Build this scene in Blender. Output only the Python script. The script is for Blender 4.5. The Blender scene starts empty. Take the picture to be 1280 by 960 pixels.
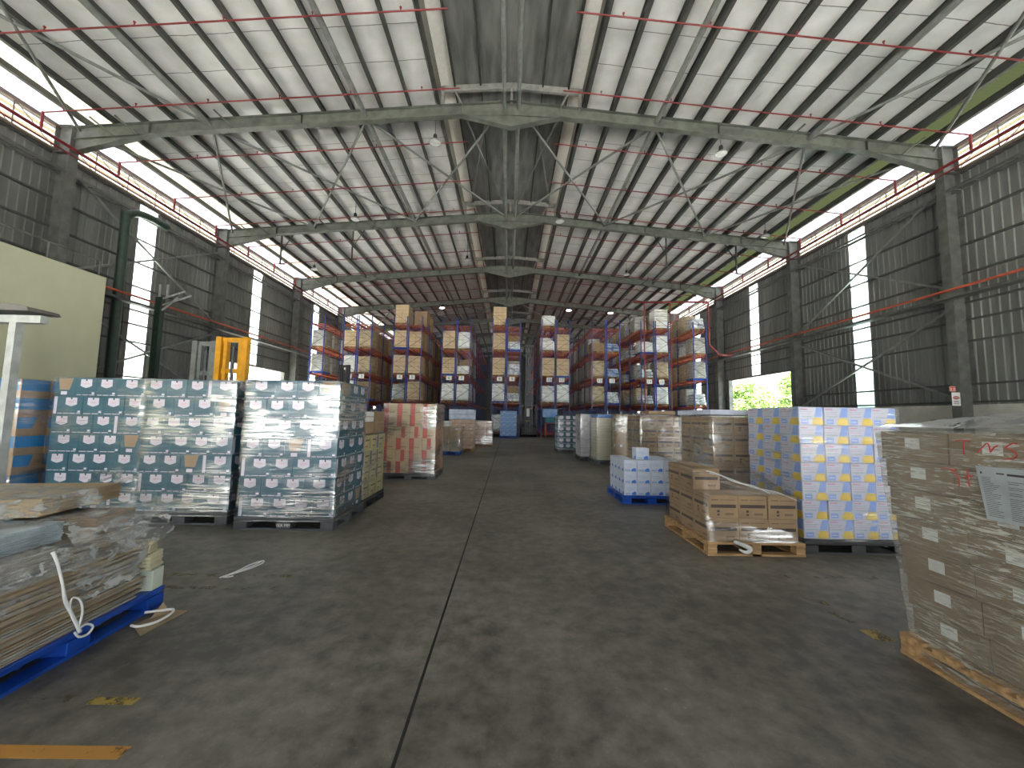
import bpy, bmesh, math, random
from mathutils import Vector, Matrix, noise
R_ = random.Random(7)
PI = math.pi
scene = bpy.context.scene
COL = scene.collection

# ---------------------------------------------------------------- camera
FPX, PITCH, YAW, ROLL, EYE = 488.0, 0.0839628, 0.00812246, 0.01822936, 1.45
_f = Vector((math.sin(YAW)*math.cos(PITCH), math.cos(YAW)*math.cos(PITCH), math.sin(PITCH)))
_r = Vector((math.cos(YAW), -math.sin(YAW), 0)); _u = _r.cross(_f)
_c, _s = math.cos(ROLL), math.sin(ROLL)
_r, _u = _c*_r + _s*_u, -_s*_r + _c*_u
cam = bpy.data.cameras.new('camera'); cam.sensor_width = 36; cam.lens = 36*FPX/1280
cam.clip_start = 0.05; cam.clip_end = 500
cam_o = bpy.data.objects.new('camera', cam); COL.objects.link(cam_o)
cam_o.matrix_world = Matrix(((_r.x, _u.x, -_f.x, 0), (_r.y, _u.y, -_f.y, 0), (_r.z, _u.z, -_f.z, EYE), (0, 0, 0, 1)))
scene.camera = cam_o

# ---------------------------------------------------------------- world, daylight, exposure
SKY = 1.15
EXPOSURE = 1.95
SUN = 27.0
w = bpy.data.worlds.new('overcast_sky'); scene.world = w; w.use_nodes = True
nt = w.node_tree; bg = nt.nodes['Background']
tc = nt.nodes.new('ShaderNodeTexCoord'); sx = nt.nodes.new('ShaderNodeSeparateXYZ')
rp = nt.nodes.new('ShaderNodeValToRGB')
nt.links.new(tc.outputs['Generated'], sx.inputs[0]); nt.links.new(sx.outputs['Z'], rp.inputs[0])
rp.color_ramp.elements[0].color = (0.80, 0.84, 0.86, 1); rp.color_ramp.elements[0].position = 0.0
rp.color_ramp.elements[1].color = (0.92, 0.97, 1.0, 1); rp.color_ramp.elements[1].position = 0.6
nt.links.new(rp.outputs[0], bg.inputs[0]); bg.inputs[1].default_value = SKY
sun = bpy.data.lights.new('sun', 'SUN'); sun.energy = SUN; sun.angle = 0.02; sun.color = (1, .97, .9)
sun_o = bpy.data.objects.new('sun', sun); COL.objects.link(sun_o); sun_o.rotation_euler = (math.radians(12), math.radians(-6), 0)
ORD = ['first', 'second', 'third', 'fourth', 'fifth', 'sixth', 'seventh', 'eighth', 'ninth', 'tenth', 'eleventh', 'twelfth', 'thirteenth', 'fourteenth', 'fifteenth', 'sixteenth', 'seventeenth', 'eighteenth', 'nineteenth', 'twentieth']
vs = scene.view_settings
vs.view_transform = 'Standard'; vs.look = 'None'; vs.gamma = 1; vs.use_curve_mapping = False; vs.exposure = EXPOSURE
scene.cycles.max_bounces = 9; scene.cycles.diffuse_bounces = 4; scene.cycles.glossy_bounces = 3
scene.cycles.transparent_max_bounces = 16; scene.cycles.transmission_bounces = 4
scene.cycles.sample_clamp_indirect = 6; scene.cycles.caustics_reflective = False; scene.cycles.caustics_refractive = False

def portal(loc, size, direction):
    l = bpy.data.lights.new('daylight_opening', 'AREA'); l.shape = 'RECTANGLE'; l.size, l.size_y = size
    l.cycles.is_portal = True
    o = bpy.data.objects.new('daylight_opening', l); COL.objects.link(o); o.location = loc
    o.rotation_euler = Vector(direction).to_track_quat('-Z', 'Y').to_euler()
CX = -0.1                    # centre line of the hall
HW = 17.2                    # half width to the cladding
YB, YE = -9.0, 78.0          # open loading end behind the camera, far end
BAY = 8.1476; F1 = 14.13
portal((CX, YB, 2.5), (33.0, 5.0), (0, 1, 0))
portal((CX-HW-0.1, 35, 11.6), (90.0, 1.2), (1, 0, 0))      # x size runs along the track's X: sized both ways below
portal((CX+HW+0.1, 35, 11.6), (90.0, 1.2), (-1, 0, 0))
for o in COL.objects:
    if o.name.startswith('daylight') and abs(o.location.x) > 5:
        d = Vector((1, 0, 0)) if o.location.x < 0 else Vector((-1, 0, 0))
        z = -d; x = Vector((0, 1, 0)); y = z.cross(x)
        o.matrix_world = Matrix(((x.x, y.x, z.x, o.location.x), (x.y, y.y, z.y, o.location.y), (x.z, y.z, z.z, o.location.z), (0, 0, 0, 1)))

# ---------------------------------------------------------------- materials
MATS = {}
def mat(name, c, rough=0.6, metal=0.0, var=0.12, scale=6.0, bump=0.0, stretch=(1, 1, 1), c2=None, spec=0.5, emit=None):
    if name in MATS: return MATS[name]
    m = bpy.data.materials.new(name); m.use_nodes = True; n = m.node_tree; b = n.nodes['Principled BSDF']
    b.inputs['Roughness'].default_value = rough; b.inputs['Metallic'].default_value = metal
    b.inputs['Specular IOR Level'].default_value = spec
    t = n.nodes.new('ShaderNodeTexCoord'); mp = n.nodes.new('ShaderNodeMapping'); mp.inputs['Scale'].default_value = stretch
    nz = n.nodes.new('ShaderNodeTexNoise'); nz.inputs['Scale'].default_value = scale; nz.inputs['Detail'].default_value = 5
    r = n.nodes.new('ShaderNodeValToRGB')
    n.links.new(t.outputs['Object'], mp.inputs[0]); n.links.new(mp.outputs[0], nz.inputs['Vector']); n.links.new(nz.outputs['Fac'], r.inputs[0])
    c2 = c2 or tuple(v*(1-2*var) for v in c)
    r.color_ramp.elements[0].color = (*c2, 1); r.color_ramp.elements[0].position = 0.32
    r.color_ramp.elements[1].color = (*[min(1, v*(1+var)) for v in c], 1); r.color_ramp.elements[1].position = 0.68
    n.links.new(r.outputs[0], b.inputs['Base Color'])
    if bump:
        bp = n.nodes.new('ShaderNodeBump'); bp.inputs['Strength'].default_value = bump; bp.inputs['Distance'].default_value = 0.02
        n.links.new(nz.outputs['Fac'], bp.inputs['Height']); n.links.new(bp.outputs[0], b.inputs['Normal'])
    if emit:
        b.inputs['Emission Color'].default_value = (*emit[0], 1); b.inputs['Emission Strength'].default_value = emit[1]
    MATS[name] = m; return m

def translucent(name, c, trans=0.25):
    m = bpy.data.materials.new(name); m.use_nodes = True; n = m.node_tree; n.nodes.clear()
    out = n.nodes.new('ShaderNodeOutputMaterial'); a = n.nodes.new('ShaderNodeBsdfTranslucent'); b = n.nodes.new('ShaderNodeBsdfTransparent'); mx = n.nodes.new('ShaderNodeMixShader')
    wv = n.nodes.new('ShaderNodeTexWave'); wv.inputs['Scale'].default_value = 2.5; t = n.nodes.new('ShaderNodeTexCoord')
    wv.bands_direction = 'Y'; n.links.new(t.outputs['Object'], wv.inputs[0])
    r = n.nodes.new('ShaderNodeValToRGB'); r.color_ramp.elements[0].color = (*[v*0.85 for v in c], 1); r.color_ramp.elements[1].color = (*c, 1)
    n.links.new(wv.outputs['Fac'], r.inputs[0]); n.links.new(r.outputs[0], a.inputs[0]); b.inputs[0].default_value = (*c, 1)
    mx.inputs[0].default_value = trans; n.links.new(a.outputs[0], mx.inputs[1]); n.links.new(b.outputs[0], mx.inputs[2]); n.links.new(mx.outputs[0], out.inputs[0])
    return m

def film(name, cover=0.10, gloss=0.45, haze=(0.75, 0.78, 0.8), stretch=(2.2, 2.2, 34), rough=0.10, bump=1.0, thr=0.52, base=0.25, patch=(0.45, 0.6), pscale=(1.3, 1.3, 1.8), bdist=0.007):
    """stretch wrap: clear film whose creases run round the load; the slack patches are glossier and hazier; on the tight film the haze paints highlights"""
    m = bpy.data.materials.new(name); m.use_nodes = True; n = m.node_tree; n.nodes.clear(); N = n.nodes.new; L = n.links.new
    out = N('ShaderNodeOutputMaterial'); t = N('ShaderNodeTexCoord'); mp = N('ShaderNodeMapping'); mp.inputs['Scale'].default_value = stretch
    L(t.outputs['Object'], mp.inputs[0])
    nz = N('ShaderNodeTexNoise'); nz.inputs['Scale'].default_value = 1.0; nz.inputs['Detail'].default_value = 5; nz.inputs['Roughness'].default_value = 0.6; nz.inputs['Distortion'].default_value = 0.8
    L(mp.outputs[0], nz.inputs['Vector'])
    mp2 = N('ShaderNodeMapping'); mp2.inputs['Scale'].default_value = pscale; L(t.outputs['Object'], mp2.inputs[0])
    nz2 = N('ShaderNodeTexNoise'); nz2.inputs['Scale'].default_value = 1.0; nz2.inputs['Detail'].default_value = 2; L(mp2.outputs[0], nz2.inputs['Vector'])
    bp = N('ShaderNodeBump'); bp.inputs['Strength'].default_value = bump; bp.inputs['Distance'].default_value = bdist; L(nz.outputs['Fac'], bp.inputs['Height'])
    r = N('ShaderNodeValToRGB'); r.color_ramp.elements[0].position = thr-0.06; r.color_ramp.elements[1].position = thr+0.09; L(nz.outputs['Fac'], r.inputs[0])
    r2 = N('ShaderNodeValToRGB'); r2.color_ramp.elements[0].position = patch[0]; r2.color_ramp.elements[1].position = patch[1]; L(nz2.outputs['Fac'], r2.inputs[0])
    r2.color_ramp.elements[0].color = (0.12, 0.12, 0.12, 1)
    mu = N('ShaderNodeMath'); mu.operation = 'MULTIPLY'; L(r.outputs[0], mu.inputs[0]); L(r2.outputs[0], mu.inputs[1])
    tr = N('ShaderNodeBsdfTransparent'); tr.inputs[0].default_value = (0.98, 0.98, 0.98, 1)
    df = N('ShaderNodeBsdfDiffuse'); df.inputs[0].default_value = (*haze, 1)
    gl = N('ShaderNodeBsdfGlossy'); gl.inputs['Roughness'].default_value = rough; L(bp.outputs[0], gl.inputs['Normal'])
    f1 = N('ShaderNodeMath'); f1.operation = 'MULTIPLY_ADD'; L(mu.outputs[0], f1.inputs[0]); f1.inputs[1].default_value = cover; f1.inputs[2].default_value = cover*0.12
    m1 = N('ShaderNodeMixShader'); L(f1.outputs[0], m1.inputs[0]); L(tr.outputs[0], m1.inputs[1]); L(df.outputs[0], m1.inputs[2])
    a2 = N('ShaderNodeMath'); a2.operation = 'MULTIPLY_ADD'; L(r2.outputs[0], a2.inputs[0]); a2.inputs[1].default_value = gloss*base; a2.inputs[2].default_value = 0.025
    f2 = N('ShaderNodeMath'); f2.operation = 'MULTIPLY_ADD'; L(mu.outputs[0], f2.inputs[0]); f2.inputs[1].default_value = gloss; L(a2.outputs[0], f2.inputs[2])
    m2 = N('ShaderNodeMixShader'); L(f2.outputs[0], m2.inputs[0]); L(m1.outputs[0], m2.inputs[1]); L(gl.outputs[0], m2.inputs[2])
    L(m2.outputs[0], out.inputs[0]); MATS[name] = m; return m

STEEL = mat('grey_painted_steel', (0.115, 0.12, 0.112), 0.55, var=0.18, scale=3)
STEELG = mat('olive_grey_steel', (0.13, 0.14, 0.12), 0.5, var=0.2, scale=2.5)
PURL = mat('dark_purlin_steel', (0.055, 0.057, 0.052), 0.6, var=0.15, scale=3)
BRACE = mat('bracing_tube_steel', (0.20, 0.21, 0.20), 0.45, var=0.12, scale=4)
CLAD = mat('grey_green_cladding', (0.175, 0.182, 0.173), 0.6, var=0.2, scale=0.7, stretch=(1, 1, 0.25))
GIRT = mat('wall_girt_steel', (0.06, 0.065, 0.06), 0.6)
PLINTH = mat('pale_concrete', (0.5, 0.49, 0.45), 0.85, var=0.08, scale=2, bump=0.1)
RED = mat('red_fire_pipe_paint', (0.22, 0.022, 0.025), 0.4, var=0.1)
ORPIPE = mat('orange_red_tray_paint', (0.5, 0.09, 0.04), 0.5)
RBLUE = mat('rack_blue_paint', (0.03, 0.06, 0.28), 0.4, var=0.1)
RORANGE = mat('rack_orange_paint', (0.50, 0.10, 0.045), 0.45, var=0.15)
WHITE = mat('white_paint', (0.8, 0.8, 0.8), 0.5, var=0.03)
BLACKM = mat('black_plastic', (0.03, 0.03, 0.032), 0.5)
WOOD = mat('pallet_wood', (0.50, 0.31, 0.15), 0.75, var=0.2, scale=5, stretch=(1, 6, 6), bump=0.15)
PBLUE = mat('blue_pallet_plastic', (0.01, 0.07, 0.42), 0.38, var=0.15)
PGREY = mat('dark_grey_pallet_plastic', (0.085, 0.09, 0.10), 0.45, var=0.15)
KRAFT = mat('brown_carton', (0.36, 0.25, 0.15), 0.8, var=0.08, scale=5)
KRAFTD = mat('dark_brown_carton', (0.30, 0.20, 0.12), 0.8, var=0.1, scale=5)
TEAL = mat('dark_teal_carton', (0.010, 0.10, 0.155), 0.5, var=0.1, scale=4)
LABELW = mat('lavender_white_print', (0.68, 0.66, 0.78), 0.6, var=0.03)
INK = mat('black_ink', (0.04, 0.04, 0.05), 0.6)
INKRED = mat('red_marker_ink', (0.42, 0.03, 0.02), 0.5)
PINKTX = mat('pink_print', (0.75, 0.4, 0.5), 0.6)

def floor_mat():
    m = bpy.data.materials.new('worn_concrete'); m.use_nodes = True; n = m.node_tree; b = n.nodes['Principled BSDF']; N = n.nodes.new; L = n.links.new
    t = N('ShaderNodeTexCoord')
    def nz(s, d, ro=0.55, st=(1, 1, 1)):
        mp = N('ShaderNodeMapping'); mp.inputs['Scale'].default_value = st; L(t.outputs['Object'], mp.inputs[0])
        x = N('ShaderNodeTexNoise'); x.inputs['Scale'].default_value = s; x.inputs['Detail'].default_value = d; x.inputs['Roughness'].default_value = ro
        L(mp.outputs[0], x.inputs['Vector']); return x
    a = nz(0.55, 8, 0.6); c = nz(7.0, 8, 0.65); st = nz(1.6, 6, 0.6, (1, 0.12, 1)); sp = nz(45, 3)
    r = N('ShaderNodeValToRGB'); e = r.color_ramp.elements
    e[0].position = 0.42; e[0].color = (0.066, 0.063, 0.054, 1); e[1].position = 0.58; e[1].color = (0.21, 0.195, 0.165, 1)
    x1 = N('ShaderNodeMix'); x1.data_type = 'FLOAT'; x1.inputs[0].default_value = 0.5; L(a.outputs['Fac'], x1.inputs[2]); L(c.outputs['Fac'], x1.inputs[3])
    x2 = N('ShaderNodeMix'); x2.data_type = 'FLOAT'; x2.inputs[0].default_value = 0.15; L(x1.outputs[0], x2.inputs[2]); L(st.outputs['Fac'], x2.inputs[3])
    L(x2.outputs[0], r.inputs[0])
    r2 = N('ShaderNodeValToRGB'); r2.color_ramp.elements[0].position = 0.62; r2.color_ramp.elements[1].position = 0.75
    r2.color_ramp.elements[0].color = (1, 1, 1, 1); r2.color_ramp.elements[1].color = (1.5, 1.42, 1.3, 1); L(sp.outputs['Fac'], r2.inputs[0])
    mm = N('ShaderNodeMix'); mm.data_type = 'RGBA'; mm.blend_type = 'MULTIPLY'; mm.inputs[0].default_value = 1; L(r.outputs[0], mm.inputs[6]); L(r2.outputs[0], mm.inputs[7])
    L(mm.outputs[2], b.inputs['Base Color'])
    rr = N('ShaderNodeMapRange'); rr.inputs[3].default_value = 0.36; rr.inputs[4].default_value = 0.62; L(c.outputs['Fac'], rr.inputs[0]); L(rr.outputs[0], b.inputs['Roughness'])
    bp = N('ShaderNodeBump'); bp.inputs['Strength'].default_value = 0.12; bp.inputs['Distance'].default_value = 0.01; L(c.outputs['Fac'], bp.inputs['Height']); L(bp.outputs[0], b.inputs['Normal'])
    return m

def roof_mat():
    """foil-faced insulation under the sheeting: pale, sagging slightly, a taped seam every 1.3 m"""
    m = bpy.data.materials.new('foil_insulation'); m.use_nodes = True; n = m.node_tree; b = n.nodes['Principled BSDF']; N = n.nodes.new; L = n.links.new
    t = N('ShaderNodeTexCoord'); sp = N('ShaderNodeSeparateXYZ'); L(t.outputs['Object'], sp.inputs[0])
    nz = N('ShaderNodeTexNoise'); nz.inputs['Scale'].default_value = 1.3; nz.inputs['Detail'].default_value = 6; L(t.outputs['Object'], nz.inputs['Vector'])
    r = N('ShaderNodeValToRGB'); r.color_ramp.elements[0].position = 0.3; r.color_ramp.elements[0].color = (0.62, 0.63, 0.62, 1)
    r.color_ramp.elements[1].position = 0.7; r.color_ramp.elements[1].color = (0.82, 0.82, 0.83, 1); L(nz.outputs['Fac'], r.inputs[0])
    ad = N('ShaderNodeMath'); ad.operation = 'MULTIPLY_ADD'; L(nz.outputs['Fac'], ad.inputs[0]); ad.inputs[1].default_value = 0.12; L(sp.outputs['Y'], ad.inputs[2])
    md = N('ShaderNodeMath'); md.operation = 'PINGPONG'; L(ad.outputs[0], md.inputs[0]); md.inputs[1].default_value = 0.62
    lt = N('ShaderNodeMath'); lt.operation = 'LESS_THAN'; L(md.outputs[0], lt.inputs[0]); lt.inputs[1].default_value = 0.012
    mx = N('ShaderNodeMix'); mx.data_type = 'RGBA'; L(lt.outputs[0], mx.inputs[0]); L(r.outputs[0], mx.inputs[6]); mx.inputs[7].default_value = (0.2, 0.2, 0.2, 1)
    L(mx.outputs[2], b.inputs['Base Color']); b.inputs['Roughness'].default_value = 0.5; b.inputs['Metallic'].default_value = 0.1
    bp = N('ShaderNodeBump'); bp.inputs['Strength'].default_value = 0.25; bp.inputs['Distance'].default_value = 0.08; L(nz.outputs['Fac'], bp.inputs['Height']); L(bp.outputs[0], b.inputs['Normal'])
    return m
FLOOR = floor_mat(); ROOF = roof_mat()
SKYW = translucent('milky_roof_sheet', (0.062, 0.062, 0.072), 0.0); SKYC = translucent('cream_roof_sheet', (0.045, 0.043, 0.036), 0.0)
LOUV = translucent('cream_translucent_blade', (0.105, 0.088, 0.056), 0.0); RLOUV = translucent('dull_cream_blade', (0.10, 0.085, 0.062), 0.0)
SKYG = translucent('green_lit_roof_sheet', (0.0042, 0.0052, 0.0024), 0.0); STRIPM = translucent('clear_wall_sheet', (0.97, 0.99, 0.98), 0.7)  # SKYG: green light off the trees outside is put into the sheet's colour

# ---------------------------------------------------------------- mesh helpers
class MB:
    def __init__(s): s.v = []; s.f = []; s.m = []; s.sm = []
    def add(s, vs, fs, mi=0, smooth=False):
        o = len(s.v); s.v += [tuple(v) for v in vs]
        for f in fs: s.f.append(tuple(i+o for i in f)); s.m.append(mi); s.sm.append(smooth)
    def box(s, x0, x1, y0, y1, z0, z1, mi=0):
        s.add([(x0,y0,z0),(x1,y0,z0),(x1,y1,z0),(x0,y1,z0),(x0,y0,z1),(x1,y0,z1),(x1,y1,z1),(x0,y1,z1)],
              [(0,3,2,1),(4,5,6,7),(0,1,5,4),(1,2,6,5),(2,3,7,6),(3,0,4,7)], mi); return s
    def bev(s, x0, x1, y0, y1, z0, z1, b=0.006, mi=0):
        """box with chamfered edges"""
        bm = bmesh.new(); bmesh.ops.create_cube(bm, size=1)
        for v in bm.verts: v.co = Vector(((x0+x1)/2+v.co.x*(x1-x0), (y0+y1)/2+v.co.y*(y1-y0), (z0+z1)/2+v.co.z*(z1-z0)))
        bmesh.ops.bevel(bm, geom=bm.edges[:], offset=b, segments=1, affect='EDGES')
        s.add([v.co[:] for v in bm.verts], [[v.index for v in f.verts] for f in (bm.verts.index_update() or bm.faces)], mi); bm.free(); return s
    def tube(s, p, q, r, n=8, mi=0, r2=None, caps=True):
        p, q = Vector(p), Vector(q); d = (q-p).normalized(); a = Vector((0,0,1)) if abs(d.z) < .9 else Vector((1,0,0))
        u = d.cross(a).normalized(); w_ = d.cross(u); r2 = r if r2 is None else r2
        vs = [p+(u*math.cos(t)+w_*math.sin(t))*r for t in [2*PI*i/n for i in range(n)]] + [q+(u*math.cos(t)+w_*math.sin(t))*r2 for t in [2*PI*i/n for i in range(n)]]
        s.add(vs, [(i, (i+1) % n, n+(i+1) % n, n+i) for i in range(n)], mi, n > 4)
        if caps: s.add([vs[i] for i in range(n)], [tuple(range(n))[::-1]], mi); s.add([vs[n+i] for i in range(n)], [tuple(range(n))], mi)
        return s
    def path(s, pts, r, n=6, mi=0, smooth=True):
        pts = [Vector(p) for p in pts]; rings = []; u = None
        if smooth and len(pts) > 2:
            q = []; rq = []; rl_ = r if isinstance(r, (list, tuple)) else [r]*len(pts)
            for i in range(len(pts)-1):
                p0, p1, p2, p3 = pts[max(i-1, 0)], pts[i], pts[i+1], pts[min(i+2, len(pts)-1)]
                for k in range(5):
                    t_ = k/5; q.append(.5*((2*p1)+(p2-p0)*t_+(2*p0-5*p1+4*p2-p3)*t_*t_+(3*p1-p0-3*p2+p3)*t_**3)); rq.append(rl_[i]*(1-t_)+rl_[i+1]*t_)
            q.append(pts[-1]); rq.append(rl_[-1]); pts, r = q, rq
        for i, p in enumerate(pts):
            d = (pts[min(i+1, len(pts)-1)]-pts[max(i-1, 0)]).normalized()
            if u is None: u = d.cross(Vector((0,0,1)) if abs(d.z) < .9 else Vector((1,0,0))).normalized()
            u = (u-d*u.dot(d)).normalized(); w_ = d.cross(u); rr = r[i] if isinstance(r, (list, tuple)) else r
            rings += [p+(u*math.cos(2*PI*k/n)+w_*math.sin(2*PI*k/n))*rr for k in range(n)]
        fs = [(i*n+k, i*n+(k+1) % n, (i+1)*n+(k+1) % n, (i+1)*n+k) for i in range(len(pts)-1) for k in range(n)]
        fs += [tuple(range(n))[::-1], tuple(range((len(pts)-1)*n, len(pts)*n))]
        s.add(rings, fs, mi, True); return s
    def bar(s, p, q, a, b, mi=0):
        """square bar of section a (across) x b (up)"""
        p, q = Vector(p), Vector(q); d = (q-p).normalized(); z = Vector((0,0,1)) if abs(d.z) < .95 else Vector((0,1,0))
        u = d.cross(z).normalized()*a/2; w_ = u.cross(d).normalized()*b/2
        vs = [p-u-w_, p+u-w_, p+u+w_, p-u+w_, q-u-w_, q+u-w_, q+u+w_, q-u+w_]
        s.add(vs, [(0,3,2,1),(4,5,6,7),(0,1,5,4),(1,2,6,5),(2,3,7,6),(3,0,4,7)], mi); return s
    def prism(s, prof, p0, ax, mi=0):
        """prof: list of 3D points (closed outline), swept along vector ax"""
        n = len(prof); a = [Vector(p)+Vector(p0) for p in prof]; b = [x+Vector(ax) for x in a]
        s.add(a+b, [tuple(range(n))[::-1], tuple(range(n, 2*n))]+[(i, (i+1) % n, n+(i+1) % n, n+i) for i in range(n)], mi); return s
    def poly(s, pts, mi=0): s.add(pts, [tuple(range(len(pts)))], mi); return s
    def mesh(s, name, mats):
        me = bpy.data.meshes.new(name); me.from_pydata(s.v, [], s.f)
        for m in (mats if isinstance(mats, (list, tuple)) else [mats]): me.materials.append(m)
        for p, mi, sm in zip(me.polygons, s.m, s.sm): p.material_index = mi; p.use_smooth = sm
        return me
    def build(s, name, mats, parent=None, loc=None, rz=0, keep=False):
        """links ONE object; a top-level one gets its origin at the base centre"""
        if parent is None and loc is None and not keep:
            xs, ys, zs = zip(*s.v); c = ((min(xs)+max(xs))/2, (min(ys)+max(ys))/2, min(zs))
            s.v = [(x-c[0], y-c[1], z-c[2]) for x, y, z in s.v]; loc = c
        if parent is not None and 'org' in parent.keys() and not keep:
            c = parent['org']; s.v = [(x-c[0], y-c[1], z-c[2]) for x, y, z in s.v]
        o = bpy.data.objects.new(name, s.mesh(name, mats)); COL.objects.link(o); o.parent = parent
        if loc: o.location = loc
        o.rotation_euler.z = rz
        return o
def tag(o, label, cat, group=None, kind=None):
    o['label'] = label; o['category'] = cat
    if group: o['group'] = group
    if kind: o['kind'] = kind
    return o
def thing(name, label, cat, loc=(0,0,0), rz=0, group=None, world=False):
    """Empty at a thing's base; world=True: its parts are given in world coordinates"""
    o = bpy.data.objects.new(name, None); COL.objects.link(o); o.location = loc; o.rotation_euler.z = rz; o.empty_display_size = 0.2
    if world: o['org'] = list(loc)
    return tag(o, label, cat, group)
def struct(o): o['kind'] = 'structure'; return o
def copy_tree(o, loc=None, rz=None, parent=None):
    c = o.copy(); COL.objects.link(c); c.parent = parent
    if loc is not None: c.location = loc
    if rz is not None: c.rotation_euler.z = rz
    for ch in o.children: copy_tree(ch, parent=c)
    return c
def text_mesh(txt, size, name='text'):
    cu = bpy.data.curves.new(name, 'FONT'); cu.body = txt; cu.size = size; cu.align_x = 'CENTER'; cu.align_y = 'CENTER'
    o = bpy.data.objects.new(name, cu); COL.objects.link(o); bpy.context.view_layer.update()
    me = bpy.data.meshes.new_from_object(o.evaluated_get(bpy.context.evaluated_depsgraph_get()))
    bpy.data.objects.remove(o); bpy.data.curves.remove(cu); return me
def text_into(mb, txt, size, origin, ux, uy, mi):
    me = text_mesh(txt, size); O, X, Y = Vector(origin), Vector(ux), Vector(uy)
    mb.add([O+X*v.co.x+Y*v.co.y for v in me.vertices], [tuple(p.vertices) for p in me.polygons], mi); bpy.data.meshes.remove(me)

# ================================================================ THE HALL
XL, XR = CX-HW, CX+HW
def ridge_z(x): return 13.55-0.0895*abs(x-CX)            # top of the rafters
# floor
b = MB(); b.box(XL, XR, YB, YE, -0.25, 0.0); struct(b.build('floor', FLOOR, keep=True))
b = MB(); b.box(-130, XL-0.02, -70, 120, -0.3, -0.05); b.box(XR+0.02, 130, -70, 120, -0.3, -0.05); b.box(XL-.02, XR+.02, -70, YB, -0.3, -0.05)
GROUND = mat('outdoor_paving', (0.56, 0.56, 0.54), 0.9, var=0.06, scale=0.3)
struct(b.build('ground', GROUND, keep=True))
b = MB(); b.box(-0.457, -0.441, YB, YE, 0.0, 0.0012); struct(b.build('trim_1', mat('dark_joint_filler', (0.012, 0.012, 0.012), 0.7), keep=True))
JF = mat('faint_joint_filler', (0.065, 0.062, 0.055), 0.7)
for i, y in enumerate([9.0, 14.2, 19.4, 24.6]):
    b = MB(); b.box(-9, 9, y, y+0.004, 0.0, 0.001); struct(b.build('trim_%d' % (i+2), JF, keep=True))

def paint_mat(name, c, thr):
    m = bpy.data.materials.new(name); m.use_nodes = True; n = m.node_tree; b = n.nodes['Principled BSDF']; N = n.nodes.new; L = n.links.new
    b.inputs['Base Color'].default_value = (*c, 1); b.inputs['Roughness'].default_value = 0.6
    t = N('ShaderNodeTexCoord'); nz = N('ShaderNodeTexNoise'); nz.inputs['Scale'].default_value = 9; nz.inputs['Detail'].default_value = 8; nz.inputs['Roughness'].default_value = 0.7
    L(t.outputs['Object'], nz.inputs['Vector']); r = N('ShaderNodeValToRGB'); r.color_ramp.elements[0].position = thr; r.color_ramp.elements[1].position = thr+0.12
    L(nz.outputs['Fac'], r.inputs[0]); L(r.outputs[0], b.inputs['Alpha']); return m
YPA = paint_mat('yellow_line_paint', (0.34, 0.25, 0.05), 0.42); YPB = paint_mat('worn_yellow_line_paint', (0.25, 0.2, 0.07), 0.52)
OPA = paint_mat('orange_line_paint', (0.45, 0.22, 0.04), 0.30)
k = 6
for (x0, x1, y0, y1, m) in [(-2.25, -1.6, 1.765, 1.83, OPA), (-2.06, -1.83, 2.07, 2.12, YPA), (-2.4, -2.06, 2.08, 2.13, YPB), (2.5, 2.62, 2.72, 2.86, YPA), (2.48, 2.6, 2.95, 3.3, YPB), (2.6, 3.5, 3.76, 3.82, YPB), (-3.3, -1.9, 3.6, 3.66, YPB), (-3.3, -1.9, 3.35, 3.4, YPB)]:
    b = MB(); b.box(x0, x1, y0, y1, 0.0, 0.001); struct(b.build('trim_%d' % k, m, keep=True)); k += 1

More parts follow.
